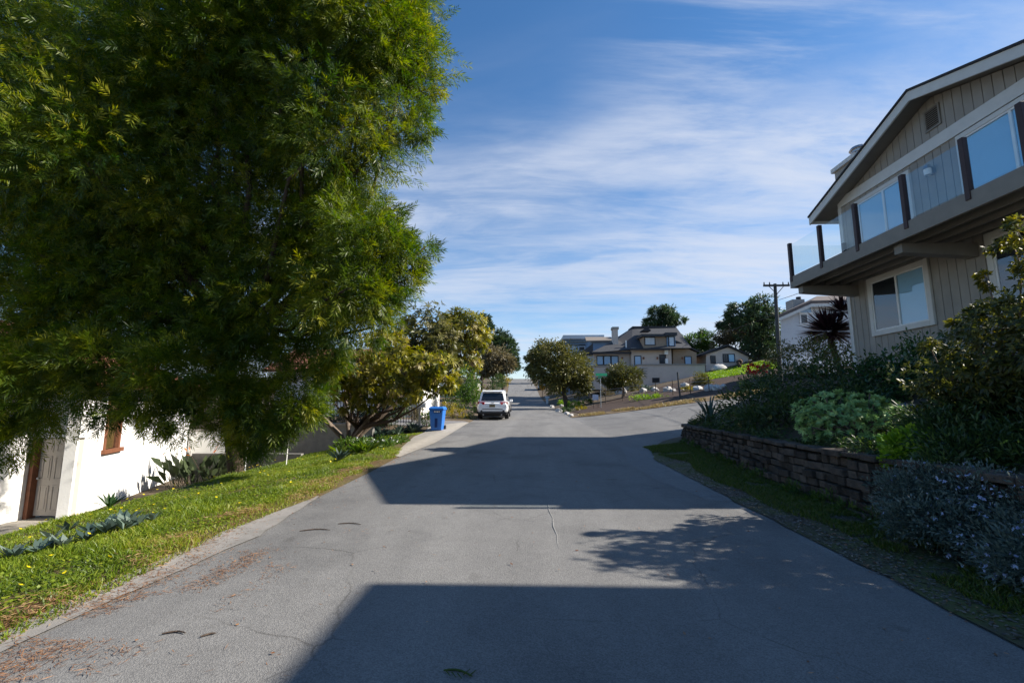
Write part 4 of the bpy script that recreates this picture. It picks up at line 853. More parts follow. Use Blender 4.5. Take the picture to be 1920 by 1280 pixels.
# white street rocks, boulders
ro = [(1165, 738, 1.25, 'big pale boulder left of the fence below the round tree'), (1205, 735, .8, 'white boulder beside the yellow plant'), (1228, 733, .7, 'low white boulder under the dark terrace vent'), (1252, 733, .8, 'white boulder left of the slim dark post'), (1262, 734, .55, 'small white boulder close to the left of the dark post'), (1284, 726, .8, 'tilted white boulder right behind the dark post'), (1308, 732, .75, 'white boulder between dark post and bush clump'), (1330, 732, .9, 'wide white boulder below the outbuilding window'), (1344, 731, .8, 'second wide white boulder touching the one below the outbuilding'), (1356, 726, .5, 'small white boulder nearest the strappy plant')]
for px, py, r, lb in ro:
    q = gp(px, py, 140); m = MB(); m.ball(q+Vector((0, 0, r*.15)), (r*.55, r*.45, r*.42), 8, 6, .2); tag(m.build('boulder', m_rock, None, org=q), lb, 'rock', 'white boulders in the sloping garden')
for px, py, r, lb in ((1048, 772, .3, 'white kerb rock leftmost of the corner edging'), (1053, 762, .24, 'white kerb rock furthest up the corner edging'), (1063, 777, .22, 'small white kerb rock in the middle of the corner edging'), (1071, 781, .2, 'small pale kerb rock at the corner tip'), (1035, 764, .3, 'grey white kerb rock by the corner mailbox')):
    q = gp(px, py, 140); m = MB(); m.ball(q+Vector((0, 0, r*.3)), (r, r*.8, r*.75), 8, 5, .2); tag(m.build('edging_rock', m_rock, None, org=q), lb, 'rock', 'rocks edging the corner')
q = gp(1026, 757, 140); CM = thing('mailbox', 'small white mailbox on a stone stub by the corner rocks', 'mailbox', q)
MB().bb((q.x-.15, q.y-.15, q.z-.1), (q.x+.15, q.y+.15, q.z+.75)).build('post', m_pale, CM, bevel=.02); MB().prism([(q.x-.3, q.y+a*1.2, q.z+.75+b*1.2) for a, b in prof], (.6, 0, 0)).build('box', m_mailg, CM)
# wire fence along island
WF = thing('wire_fence', 'thin grey wire fence with posts climbing past the boulders', 'fence', gp(1105, 748, 140))
fp = [gp(px, py, 140) for px, py in ((1062, 752), (1085, 750), (1106, 748), (1136, 756), (1168, 752), (1199, 748), (1230, 744), (1262, 741), (1295, 739), (1330, 737))]
for q in fp: MB().cyl(q-Vector((0, 0, .1)), q+Vector((0, 0, 1.25)), .035, n=6).build('post', m_wood, WF)
mb = MB()
for a, b in zip(fp, fp[1:]):
    for h in (.35, .65, .95, 1.2): mb.tube([a+Vector((0, 0, h)), b+Vector((0, 0, h))], [.012, .012], 4)
mb.build('wire', m_metal, WF)
PK = thing('picket_fence', 'low grey picket fence below the spreading tree', 'fence', gp(1082, 745, 140))
q0 = gp(1065, 743, 140); q1 = gp(1106, 738, 140); mb = MB()
for t in np.linspace(0, 1, 18): p = q0.lerp(q1, float(t)); mb.box(p+Vector((0, 0, .45)), (.07, .04, .95))
mb.build('pickets', m_greywall, PK); mb = MB(); mb.tube([q0+Vector((0, .03, .75)), q1+Vector((0, .03, .75))], [.035]*2, 4); mb.tube([q0+Vector((0, .03, .3)), q1+Vector((0, .03, .3))], [.035]*2, 4); mb.build('rails', m_greywall, PK)
# plants of island
b = gp(1075, 765, 140)
def mound(label, px, py, r, mat, h=.4, L=.14, W=.04, dens=50, nper=24, name='shrub', Y=None, up=.5, cat='shrub', wide=1.0, group=None):
    q = gp(px, py, 140) if Y is None else gbase(px, Y)
    return shrub(label, q, [(q.x-r*.35*wide, q.y, q.z+h*.5, r*.6*wide, r*.6, h*.6), (q.x+r*.4*wide, q.y+.1, q.z+h*.5, r*.6*wide, r*.6, h*.6), (q.x, q.y-r*.2, q.z+h*.35, r*.7*wide, r*.5, h*.5)], mat, dens, nper, L, W, .22, up, stem=0, name=name, cat=cat, group=group)
mound('yellow green ground cover at the left of the corner bed', 1055, 758, .7, lm_lime, .45, .2, .06)
mound('bright green ground cover in the middle of the corner bed', 1078, 762, .85, lm_lime, .45, .2, .06)
mound('golden yellow low plant at the front of the corner bed', 1090, 768, .5, lm_yel, .35, .16, .05)
mound('green low plant behind the pale notice board', 1103, 757, .6, lm_green, .4, .2, .05)
mound('dark green low plant hugging the corner edging rocks', 1066, 772, .6, lm_dkgreen, .3, .18, .05)
mound('lime green strip of ground cover below the fence', 1218, 748, 1.1, lm_lime, .3, .16, .05, wide=1.6)
mound('yellow flowering clump beside the big pale boulder', 1191, 732, .7, lm_yel, .35, .22, .06)
mound('grey green agave clump under the terrace wall', 1213, 732, .7, lm_blueg, .4, .3, .06)
mound('small yellow clump between the boulders by the dark post', 1290, 733, .6, lm_yel, .3, .2, .05)
mound('scrubby brown bush against the left corner of the outbuilding', 1318, 722, 1.0, lm_olive, 1.0, .25, .06)
mound('pale grey rounded shrub left of the big pale boulder', 1140, 742, .8, lm_brown, .9, .2, .05)
# trees around the tan house
YB = 47; b = gbase(1062, YB)
leaf_tree('wide olive brown tree spreading beside the far road', b, at(1055, 715, YB), [blob(*q) for q in ((1030, 662, YB, 1.7, 1, .7), (1005, 672, YB, .9, 1, .6), (1055, 672, YB, 1.9, 1, .8), (1080, 690, YB, 1.6), (1030, 692, YB, 1.9, 1, .8), (1055, 702, YB, 2.0, 1, .9), (1095, 712, YB, 1.1), (1005, 655, YB+2, .8), (1000, 690, YB, .6), (1088, 725, YB, .9), (1040, 722, YB, 1.2, 1, .7))], lm_olive, .25, 24, 44, .34, .1, .2)
YB = 45; b = gbase(1168, YB)
leaf_tree('small rounded olive tree in front of the tan house', b, at(1168, 725, YB), [blob(*q) for q in ((1165, 698, YB, 1.3, 1, .7), (1142, 708, YB, .9, 1, .7), (1186, 704, YB, 1.0, 1, .7), (1150, 718, YB, .9, 1, .6), (1185, 718, YB, .8, 1, .6), (1165, 712, YB, 1.2, 1, .7))], lm_olive, .14, 30, 44, .3, .08, .2)
b = gbase(1243, 68); leaf_tree('flat topped green pine rising behind the tan house roof', b, at(1243, 612, 68), [blob(*q) for q in ((1232, 585, 68, 1.3, 1, .5), (1255, 583, 68, 1.3, 1, .5), (1245, 595, 68, 1.8, 1, .45), (1268, 600, 68, 1.2, 1, .4), (1222, 603, 68, 1.2, 1, .4), (1245, 606, 68, 1.2, 1, .4), (1215, 611, 68, .8, 1, .4))], lm_bpine, .3, 22, 44, .5, .12, .2)
b = gbase(1310, 66); leaf_tree('bright green pine between the tan house and the outbuilding', b, at(1305, 660, 66), [blob(*q) for q in ((1300, 640, 66, 1.7, 1, .6), (1320, 633, 66, 1.2, 1, .8), (1285, 645, 66, 1.2, 1, .6), (1325, 650, 66, 1.2, 1, .6), (1310, 655, 66, 1.9, 1, .6), (1335, 668, 66, 1., 1, .6))], lm_green, .3, 18, 44, .45, .11, .2)
b = gbase(1425, 58); leaf_tree('tall dark layered cypress behind the utility pole', b, at(1410, 610, 58), [blob(*q) for q in ((1395, 578, 58, 1.5, 1, .35), (1430, 565, 58, 1.5, 1, .35), (1380, 592, 58, 1.6, 1, .3), (1415, 588, 58, 2.0, 1, .35), (1445, 585, 58, 1.4, 1, .4), (1370, 605, 58, 1.3, 1, .3), (1400, 605, 58, 2.0, 1, .4), (1435, 605, 58, 1.8, 1, .4), (1440, 630, 58, 1.6, 1, .6), (1420, 640, 58, 2., 1, .9), (1440, 660, 58, 1.6, 1, 1), (1355, 610, 58, .7, 1, .3))], lm_bpine, .4, 18, 44, .5, .12, .2)
b = gbase(1390, 53); leaf_tree('greyish beige leaved tree standing right behind the outbuilding', b, at(1392, 665, 63), [blob(*q) for q in ((1375, 615, 63, 1.9, 1, .7), (1405, 612, 63, 1.8, 1, .7), (1360, 630, 63, 1.3, 1, .7), (1395, 632, 63, 2.1, 1, .8), (1420, 640, 63, 1.6, 1, .8), (1410, 660, 63, 1.6), (1350, 645, 63, 1., 1, .6))], lm_brown, .3, 20, 44, .4, .12, .2)
# far vehicle and crest pole
q = gp(1003, 718, 140); x0, y0 = float(xc(95))+4.1, 95.0; z0 = g1(x0, y0); V_ = thing('parked_van', 'pale blue grey vehicle parked far up the road under the tree', 'van', (x0, y0, z0))
mb = MB(); mb.prism([(x0-.95, y0, z0+.35), (x0+.95, y0, z0+.35), (x0+.95, y0, z0+1.2), (x0+.8, y0, z0+2.0), (x0-.8, y0, z0+2.0), (x0-.95, y0, z0+1.2)], (0, 4.6, .4)); mb.build('body', M('van_paint', (.45, .5, .55), .3), V_, bevel=.05)
MB().bb((x0-.75, y0-.03, z0+1.25), (x0+.75, y0-.005, z0+1.85)).build('rear_window', m_cglass, V_)
for s in (-1, 1):
    MB().bb((x0+s*.8-.1, y0-.04, z0+.85), (x0+s*.8+.1, y0-.004, z0+1.1)).build('tail_light', m_red, V_)
    for yy in (.8, 3.7): MB().cyl((x0+s*.7, y0+yy, z0+.35+yy*.09), (x0+s*.95, y0+yy, z0+.35+yy*.09), .35, n=14).build('wheel', m_tyre, V_)
x0 = at(990, 700, 150).x; z0 = g1(x0, 150); tag(MB().cyl((x0, 150, z0), (x0, 150, z0+3.2), .12, n=6).build('post', m_polew, None), 'thin dark post standing at the crest of the road', 'post')
b = gbase(1001, 118); leaf_tree('dark pine leaning over the crest on the right', b, at(1006, 690, 118), [blob(*q) for q in ((1000, 690, 118, 1.8, 1, .5), (1012, 676, 118, 2, 1, .6), (1008, 700, 118, 2.0, 1, .6), (1015, 660, 118, 2, 1, .7), (990, 668, 118, .8, 1, .5))], lm_bpine, .3, 14, 40, .8, .2, .2)
hx = thing('house', 'white low house glimpsed between the far left trees', 'house', (at(895, 715, 75).x-3, 75, g1(at(895, 715, 75).x-3, 75)))
a = ORG[hx]; MB().bb((a.x-5, 75, a.z-.3), (a.x+3, 81, a.z+2.6)).build('wall', m_stucco, hx); MB().bb((a.x-5.4, 74.6, a.z+2.6), (a.x+3.4, 81.4, a.z+2.9)).build('roof', m_shing, hx); MB().bb((a.x-1, 74.93, a.z+.2), (a.x+2, 74.99, a.z+1.6)).build('garage_door', m_dark, hx)

# ================================================================== RIGHT GARDEN
def bedz(x, y): return g1(x, y)
# a: strappy plant
def strappy(label, base, n, L, W, mat, arch=.8, cat='plant', name='strappy_plant', dead=0, up=.9, group=None):
    t = thing(name, label, cat, base, group); B = np.array(base); seg = 6; Vs = []; T = []
    for i in range(n):
        a = RNG.uniform(0, 2*np.pi); el = RNG.uniform(.35, 1.0)*up; l = L*RNG.uniform(.65, 1.15)
        h = np.array([math.cos(a), math.sin(a), 0]); sd = np.array([-math.sin(a), math.cos(a), 0]); p = B+h*.04; prev = None; ang = el*1.5
        for k in range(seg+1):
            u = k/seg; w_ = W*(1-u**2.2)*(.6+.4*min(1, u*4))+.002
            cur = (p+sd*w_*.5, p-sd*w_*.5)
            if prev is not None: Vs += [prev[0], cur[0], cur[1], prev[1]]; T.append(RNG.random())
            prev = cur; p = p+(h*math.cos(ang)+np.array([0, 0, 1.])*math.sin(ang))*l/seg; ang -= arch*1.5/seg*(.5+u*1.5)
    npmesh('leaves', np.array(Vs), 4, mat, t, np.array(T)); return t
def V3(x, y, dz=0): return Vector((x, y, g1(x, y)+dz))
strappy('arching strap leaved plant at the corner of the stone planter', V3(4.95, 12.6), 30, 1.25, .055, LEAF('strap_leaf', [(.03, .05, .03), (.05, .08, .045), (.09, .11, .06)], .2), 1.1)
shrub('low dark green mound plant behind the planter corner', V3(5.15, 11.0), [(5.0, 11.0, 1.05, .5, .8, .25), (5.2, 10.2, 1.05, .5, .6, .25), (5.5, 11.4, 1.15, .5, .6, .3), (5.1, 12.3, 1.0, .45, .6, .22), (5.3, 13.2, 1.0, .5, .5, .22), (4.9, 13.3, .95, .3, .35, .15), (5.8, 13.0, 1.15, .5, .6, .25)], lm_dkgreen, 110, 30, .09, .03)
sb = [blob(*q) for q in ((1430, 745, 9.8, .6), (1480, 722, 9.8, .55), (1540, 712, 9.6, .55), (1590, 706, 9.4, .5), (1640, 740, 9, .55), (1425, 722, 10.5, .36), (1470, 775, 9, .5), (1560, 760, 8.8, .6), (1385, 765, 10, .36), (1640, 780, 8.3, .5), (1520, 792, 8.4, .42), (1600, 800, 8, .4), (1420, 790, 9.3, .35))]
LB = shrub('large dark leafy shrub with dull yellow flower heads behind the planter', V3(6, 9.4), sb, lm_dkgreen, 95, 26, .11, .03)
P_, O_, T_ = clump_points([(b[0], b[1], b[2], b[3]*1.08, b[4]*1.08, b[5]*1.08) for b in sb], 9, 1, .02, .9)
rosettes(LB, P_, unit(O_+np.array([0, 0, .8])), T_, 7, .075, .03, lm_orch, 0, .7, 'blossoms')
# pale tops
shrub('grey green feathery shrub below the utility pole', V3(8.8, 15.6-.9), [blob(*q) for q in ((1465, 668, 14.5, .45), (1440, 682, 14.5, .4), (1500, 675, 14.5, .5), (1530, 668, 14.2, .5), (1560, 660, 14, .5), (1585, 668, 13.8, .45), (1530, 655, 14.3, .45), (1600, 690, 13.6, .4))], lm_olive, 60, 26, .13, .03)
mbf = MB(); q = at(1419, 691, 16.5)
RF = thing('red_flower_bush', 'small bush topped with red flowers behind the dark shrub', 'shrub', V3(q.x, q.y)); crown(RF, [(q.x-.1, q.y, q.z, .25, .25, .14), (q.x+.15, q.y, q.z+.05, .25, .25, .14)], LEAF('red_petal', [(.4, .02, .02), (.6, .04, .04)], .3), 90, 24, .09, .06, name='flowers'); crown(RF, [(q.x, q.y+.05, q.z-.45, .4, .4, .4), (q.x, q.y+.05, q.z-.9, .5, .4, .5)], lm_green, 60, 30, .1, .03, name='foliage')
# d: aeonium bush
AE = thing('succulent_bush', 'pale green succulent bush of dense rosettes on thick stems', 'succulent', V3(4.95, 7.1))
ab = [blob(*q) for q in ((1530, 775, 7.2, .3, 1, .8), (1570, 765, 7.1, .33, 1, .8), (1610, 765, 7.0, .3, 1, .8), (1640, 775, 6.8, .3, 1, .8), (1550, 795, 7.0, .28), (1600, 790, 6.8, .33), (1650, 800, 6.6, .25), (1680, 790, 6.5, .2), (1525, 800, 7.1, .22))]
P_, O_, T_ = clump_points(ab, 420, 1, .06, .8); O_ = unit(O_+np.array([0, 0, .5]))
rosettes(AE, P_, O_, T_, 16, .075, .026, lm_aeon, -.1, .8, 'rosettes'); 
limbs(AE, V3(4.9, 6.9), V3(4.9, 6.9, .12), [b[:3] for b in ab]+[tuple(p) for p in P_[::9]], .045, m_barkp, 'stems', .012, 5)
# e lime bush
LI = shrub('lime green bushy plant sunlit on the planter edge', V3(4.55, 5.35), [blob(*q) for q in ((1690, 835, 5.4, .16), (1720, 840, 5.35, .16), (1705, 855, 5.3, .18), (1740, 860, 5.3, .13), (1675, 858, 5.35, .12), (1718, 822, 5.4, .12))], lm_lime, 900, 16, .055, .03, .2, .5)
# f juniper
jb = [blob(*q) for q in ((1760, 820, 5.4, .3), (1810, 800, 5.5, .35), (1870, 800, 5.3, .4), (1920, 810, 5.2, .4), (1800, 860, 5, .35), (1860, 870, 4.9, .4), (1920, 880, 4.8, .45), (1780, 890, 4.8, .22), (1740, 795, 5.9, .3), (1970, 850, 4.8, .45), (1980, 790, 5.2, .5))]
shrub('dark spreading juniper with feathery tips above the flowering hedge', V3(5.3, 5.2), jb, lm_dkgreen, 330, 36, .09, .018, .22, .25)
# g big shrub
gb = [blob(*q) for q in ((1895, 455, 5.3, .17), (1912, 520, 5.2, .18), (1868, 570, 5.3, .2), (1815, 640, 5.5, .3), (1880, 640, 5.2, .36), (1940, 600, 5.1, .26), (1765, 705, 5.7, .34), (1840, 715, 5.3, .42), (1910, 705, 5.1, .45), (1745, 655, 5.8, .13), (1990, 480, 5.2, .22), (2000, 620, 5.1, .4), (1785, 755, 5.6, .34), (1860, 770, 5.3, .36), (2030, 700, 5.1, .5), (1852, 520, 5.3, .1), (1830, 600, 5.4, .14), (1790, 610, 5.6, .08), (1900, 420, 5.3, .08), (2080, 560, 5.2, .4))]
gb += [(5.6, 4.0, 1.6, .5, .25, .5), (5.7, 4.0, 2.4, .45, .25, .5), (6.1, 4.0, 3.0, .4, .25, .4), (5.5, 4.2, 2.0, .5, .3, .6), (5.6, 4.25, 2.8, .4, .3, .4), (5.8, 4.2, 1.4, .5, .3, .4), (6.2, 4.2, 3.2, .45, .3, .4), (6.0, 4.6, 3.6, .3, .3, .3), (5.3, 4.9, 2.4, .35, .35, .5), (5.6, 4.55, 2.4, .55, .4, .5), (5.9, 4.4, 1.7, .6, .4, .6), (5.4, 4.6, 3.0, .35, .3, .35), (6.0, 4.35, 3.1, .45, .35, .4), (5.7, 4.9, 3.3, .35, .3, .3), (6.3, 4.7, 2.6, .5, .5, .5), (5.2, 4.5, 1.9, .4, .4, .4)]  # foliage out of frame, added to fill the leaf shadow on the road
GB = thing('tall_shrub', 'tall twiggy shrub with sunlit yellow coloured into its upper leaves in front of the house', 'shrub', V3(5.6, 5.3))
limbs(GB, V3(5.6, 5.3), V3(5.6, 5.3, .3), [b[:3] for b in gb], .05, m_barkp, 'stems', .008, 6)
P_, O_, T_ = clump_points(gb, 88, 12, .24, .3); T_ = np.clip(T_*.6+np.clip((P_[:, 2]-2.0)/2.2, 0, .5)*RNG.random(len(P_)), 0, 1)  # sunlight on the top painted in: tint turns yellower with height
rosettes(GB, P_, O_, T_, 5, .07, .028, LEAF('shrub_leaf', [(.025, .036, .012), (.055, .068, .018), (.1, .105, .025), (.22, .19, .025), (.36, .3, .035)], .38), .1, .8, 'foliage')
shrub('leafy green bush directly beneath the ground floor window', V3(7.3, 8.6), [blob(*q) for q in ((1640, 705, 9, .42), (1690, 685, 8.8, .48), (1740, 675, 8.6, .45), (1720, 715, 8.3, .5), (1660, 722, 8.5, .42), (1770, 700, 8.2, .45), (1800, 685, 8.4, .4))], LEAF('glossy_leaf', [(.02, .055, .018), (.04, .09, .028), (.065, .13, .04)], .28, .25, .6), 85, 28, .1, .04)
# i rosemary hedge
rb = [blob(*q) for q in ((1680, 910, 4.85, .22), (1730, 900, 4.7, .25), (1790, 910, 4.5, .27), (1850, 920, 4.3, .3), (1910, 940, 4.1, .32), (1690, 960, 4.6, .2), (1750, 960, 4.4, .25), (1820, 980, 4.2, .27), (1890, 1000, 3.9, .3), (1940, 1040, 3.6, .3), (1860, 1050, 3.95, .18), (1990, 960, 3.8, .35), (2050, 1040, 3.4, .4))]
rb = [(x, y, z-.07, a, b_, c_*.85) for x, y, z, a, b_, c_ in rb]
RO = shrub('low grey green hedge dotted with pale violet flowers beside the verge', V3(4.1, 4.2), rb, lm_rose, 850, 26, .045, .014, .2, .5, name='flowering_hedge', cat='hedge')
P_, O_, T_ = clump_points([(b[0], b[1], b[2], b[3]*1.1, b[4]*1.1, b[5]*1.1) for b in rb], 380, 2, .05, .85); w_ = RNG.random(len(P_)) < np.clip((P_[:, 0]-P_[:, 1]*.85+.3)*.9, .05, 1)
rosettes(RO, P_[w_], O_[w_], T_[w_], 5, .022, .014, lm_viol, 0, .8, 'blossoms')
# dracaena
DR = thing('dark_red_palm', 'dark red spiky palm like cordyline at the house corner', 'palm', V3(11.0, 16.2))
def spiky(parent, c, n, L, W, mat, name='leaves', lo=-.35):
    u = rdir(n*2); u = u[u[:, 2] > lo][:n]; m = len(u); Pc = np.array(c)+u*.06; L_ = L*RNG.uniform(.75, 1.1, m)
    S = unit(np.cross(u, np.array([0, 0, 1.])+rdir(m)*.1)); V = leafquads(Pc, u, S, L_, W, .05); return npmesh(name, V, 4, mat, parent)
c0 = at(1553, 622, 16.2); c1 = at(1580, 585, 16.2)
MB().tube([V3(11.0, 16.2), c0], [.1, .09], 8).tube([Vector(c0)-Vector((0, 0, .5)), c1], [.08, .07], 8).build('trunk', m_bark, DR)
spiky(DR, c0, 260, .98, .075, lm_red, lo=-.6); spiky(DR, c1, 150, .72, .065, lm_red, lo=-.5)
q = at(1697, 752, 6.9); GR = MB(); GR.ball((q.x, q.y, g1(q.x, q.y)+.12), (.3, .25, .2), 10, 7, .1); tag(GR.build('boulder', M('grey_rock', (.2, .2, .23), .9, (.13, .13, .15), 6, bump=.5), None, smooth=True), 'grey rounded rock among the shrubs right of the succulent bush', 'rock')
# small succulents on top of wall soil
for i, (x, y, lb) in enumerate(((4.6, 9.3, 'small green weed on the soil behind the planter wall'), (4.5, 6.2, 'low trailing plant between the succulent bush and the wall edge'))):
    shrub(lb, V3(x, y), [(x, y, g1(x, y)+.06, .25, .4, .1)], lm_green, 120, 18, .06, .02, stem=0)

tw = [(float(xwall(y))+.16+random.uniform(-.06, .1), y, .9+random.uniform(-.03, .04), random.uniform(.1, .2), random.uniform(.2, .4), random.uniform(.05, .12)) for y in np.arange(5.4, 12.6, .42) if random.random() < .72]
shrub('thin green ground cover trailing along the top of the stone planter wall', V3(4.4, 8.6), tw, lm_dkgreen, 420, 20, .06, .02, stem=0, droop=.4, up=.1, name='ground_cover', cat='plant')
tb_ = [(float(xwall(y))-.18+random.uniform(-.05, .05), y, g1(float(xwall(y))-.25, y)+.05, random.uniform(.07, .14), random.uniform(.1, .3), random.uniform(.06, .13)) for y in np.arange(4.8, 13.4, .37) if random.random() < .6]
shrub('low weeds growing at the foot of the stone planter wall', V3(4.0, 9.0), tb_, lm_green, 420, 16, .07, .014, stem=0, up=.8, name='weeds', cat='weeds')

# ================================================================== LEFT GARDEN PLANTS
def leafy(label, base, n, L, W, mat, name='plant', cat='plant', up=.6, nr=1, sp=.3, group=None):
    t = thing(name, label, cat, base, group); Pn = []; On = []
    for i in range(nr): Pn.append([base[0]+RNG.normal(0, sp), base[1]+RNG.normal(0, sp), 0])
    Pn = np.array(Pn); Pn[:, 2] = G(Pn[:, 0], Pn[:, 1])+.03
    O = np.tile([[0, 0, 1.]], (nr, 1))+RNG.normal(0, .15, (nr, 3)); rosettes(t, Pn, O, RNG.random(nr), n, L, W, mat, -up*.3, .9, 'leaves'); return t
leafy('silvery grey green artichoke patch in the grass by the white house', gp(205, 996), 9, .2, .06, lm_blueg, nr=15, sp=.2, up=1.5)
leafy('smaller silvery artichoke patch at the left grass edge', gp(90, 1034), 9, .17, .05, lm_blueg, nr=8, sp=.15, up=1.5)
leafy('single blue green agave rosette on the grass near the shade', gp(640, 866), 30, .42, .055, lm_blueg, name='agave', up=1.4)
leafy('spiky light green weed at the top of the grass by the white wall', gp(255, 948), 16, .3, .04, lm_green, up=1.2)
for i, (px, py, lb, mt) in enumerate(((735, 818, 'blue green agave cluster below the mailbox', lm_blueg), (700, 822, 'blue green agave cluster left of the one below the mailbox', lm_blueg), (765, 808, 'spiky agave cluster closest to the mailbox post', lm_blueg), (670, 850, 'leafy aloe cluster beneath the leaning trunks', lm_green))):
    leafy(lb, gp(px, py), 18, .45, .06, mt, name='agave', nr=7, sp=.3, up=1.3)
for i, (px, py, lb, mt, r) in enumerate(((725, 800, 'dark leafy bush behind the agaves under the bronze tree', lm_dkgreen, .75), (690, 805, 'dark bush around the base of the leaning trunks', lm_dkgreen, .6), (752, 782, 'grey green bush left of the mailbox', lm_blueg, .65), (772, 792, 'rusty stemmed bush just behind the mailbox post', lm_brown, .45), (800, 800, 'green bush between the mailbox and the blue bin', lm_green, .4), (600, 835, 'dark ground ivy on the bank below the block wall', lm_dkgreen, .8))):
    q = gp(px, py); r *= 1.1; shrub(lb, q, [(q.x, q.y+.2, q.z+r*.7, r*.9, r*.6, r*.75), (q.x+r*.5, q.y+.4, q.z+r*1.1, r*.6, r*.5, r*.5), (q.x-r*.4, q.y+.3, q.z+r*1.05, r*.6, r*.5, r*.5)], mt, 95, 28, .11, .035)
q = gp(680, 845); shrub('white flowering low plants beside the driveway apron', q, [(q.x, q.y, q.z+.12, .5, .5, .15), (q.x+.4, q.y+.5, q.z+.15, .5, .5, .15), (q.x-.5, q.y+.3, q.z+.15, .4, .4, .15), (q.x+.5, q.y+1.6, q.z+.15, .4, .6, .16)], lm_green, 130, 26, .09, .05, stem=0, name='white_flowers', cat='flowers')
WFo = [o for o in COL.objects if o.name.startswith('white_flowers')][0]
crown(WFo, [(q.x+.25, q.y+.1, q.z+.25, .3, .3, .06), (q.x-.2, q.y+.3, q.z+.28, .25, .3, .06), (q.x+.6, q.y+.8, q.z+.27, .2, .2, .06)], lm_white, 120, 9, .05, .045, .06, 0, 'petals', .2)
# strelitzia clump
SQ = Vector((-11.7, 16.6, g1(-11.7, 16.6)))
ST = thing('bird_of_paradise', 'dark paddle leaved clump with orange flowers against the white wall', 'plant', SQ); nS = 150
Pn = np.stack([SQ.x+RNG.uniform(-1.1, 1.15, nS), SQ.y+RNG.uniform(-.6, .6, nS), np.zeros(nS)], 1); Pn[:, 2] = G(Pn[:, 0], Pn[:, 1])
Dn = unit(np.stack([(Pn[:, 0]-SQ.x)*.45+RNG.normal(0, .3, nS), (Pn[:, 1]-SQ.y)*.5+RNG.normal(0, .3, nS), np.full(nS, 1.1)], 1)); S_ = sides(Dn)
hS = RNG.uniform(.2, .85, nS)[:, None]; tS = np.clip(RNG.normal(.35, .25, nS), 0, 1)
npmesh('leaves', leafquads(Pn+Dn*hS, unit(Dn+rdir(nS)*.25), S_, RNG.uniform(.5, .85, nS), .2, .22), 4, LEAF('paddle_leaf', [(.02, .03, .015), (.05, .07, .03), (.12, .15, .07)], .25), ST, tS)
npmesh('leaf_stalks', leafquads(Pn, Dn, S_, hS[:, 0]+.05, .025), 4, MATS['paddle_leaf'], ST, tS)
hp = Pn[:9]+Dn[:9]*1.35; npmesh('blossoms', leafquads(hp, unit(Dn[:9]+rdir(9)*.7), sides(Dn[:9]), .2, .06), 4, lm_oran, ST)
for p, e in zip(Pn[:9], hp): MB().tube([p, e], [.012, .01], 5).build('flower_stalk', m_bark, ST)
# pale stakes and stump beside the trunk
q = Vector((-6.75, 11.0, g1(-6.75, 11.0)))
for i, (dx, dy, lb) in enumerate(((.0, 0, 'slim white garden stake left of the pair under the big tree'), (.75, .4, 'slim white garden stake right of the pair under the big tree'))):
    x, y = -6.5+dx, 10.6+dy; tag(MB().cyl((x, y, g1(x, y)-.05), (x+.02, y, g1(x, y)+.75), .014, n=6).build('garden_stake', m_white, None), lb, 'stake')

# ================================================================== GRASS, LITTER
def grass(name, P, h, w, mat, lean=.5, tint=None):
    n = len(P); a = RNG.uniform(0, 6.283, n); sd = np.stack([np.cos(a), np.sin(a), np.zeros(n)], 1)
    hh = (h*RNG.uniform(.5, 1.3, n))[:, None]; tip = P+np.array([0, 0, 1.])*hh+np.stack([RNG.normal(0, 1, n), RNG.normal(0, 1, n), np.zeros(n)], 1)*hh*lean
    mid = P*.45+tip*.55+np.array([0, 0, 1.])*hh*.12
    V = np.stack([P+sd*w*.5, mid+sd*w*.45, tip, mid-sd*w*.45, P-sd*w*.5], 1).reshape(-1, 3)
    return tag(npmesh(name, V, 5, mat, None, tint), kind='stuff')
def vnoise(x, y, s, seed=0):
    r = np.random.default_rng(seed); tab = r.random((64, 64)); u = x*s; v = y*s; i = np.floor(u).astype(int); j = np.floor(v).astype(int); fu = u-i; fv = v-j; fu = fu*fu*(3-2*fu); fv = fv*fv*(3-2*fv)
    g = lambda a, b: tab[a % 64, b % 64]
    return (g(i, j)*(1-fu)+g(i+1, j)*fu)*(1-fv)+(g(i, j+1)*(1-fu)+g(i+1, j+1)*fu)*fv
def scatter(n, x0, x1, y0, y1, near=False):
    y = y0+(y1-y0)*RNG.random(n)**(1.6 if near else 1); x = x0+(x1-x0)*RNG.random(n); return x, y
def lawn_left(y): return np.interp(y, [0, 3.5, 5, 6.8, 9, 11.4, 14.4, 17, 19.4], [-3.2, -3.28, -3.36, -3.26, -3.2, -3.3, -3.85, -4.25, -4.4])
x, y = scatter(230000, -8.3, -3.1, .8, 19, True)
n1 = vnoise(x, y, 1.3, 1)*.6+vnoise(x, y, 4, 2)*.4
ed = lawn_left(y)-x; keep = (ed > -.12+.4*vnoise(x, y, 2.5, 5)*(vnoise(x, y, .6, 9) > .5)*(y > 3.6)) & (n1 > .24-.1*(y < 4.5)+.13*np.exp(-np.clip(ed, 0, 9)/.3)) & ((ed < 4.2) | (n1 > .45)); x = x[keep]; y = y[keep]; n1 = n1[keep]
tt = np.clip(n1*.9-.1+RNG.normal(0, .14, len(x))+.35*np.exp(-np.clip(lawn_left(y)-x, 0, 9)/.25)*RNG.random(len(x)), 0, 1)
hm = .026+.05*vnoise(x, y, 1.1, 3)*vnoise(x, y, 3.1, 4)*1.6
grass('grass', np.stack([x, y, G(x, y)+.008], 1), hm, .0085, lm_grass, .6, tt)
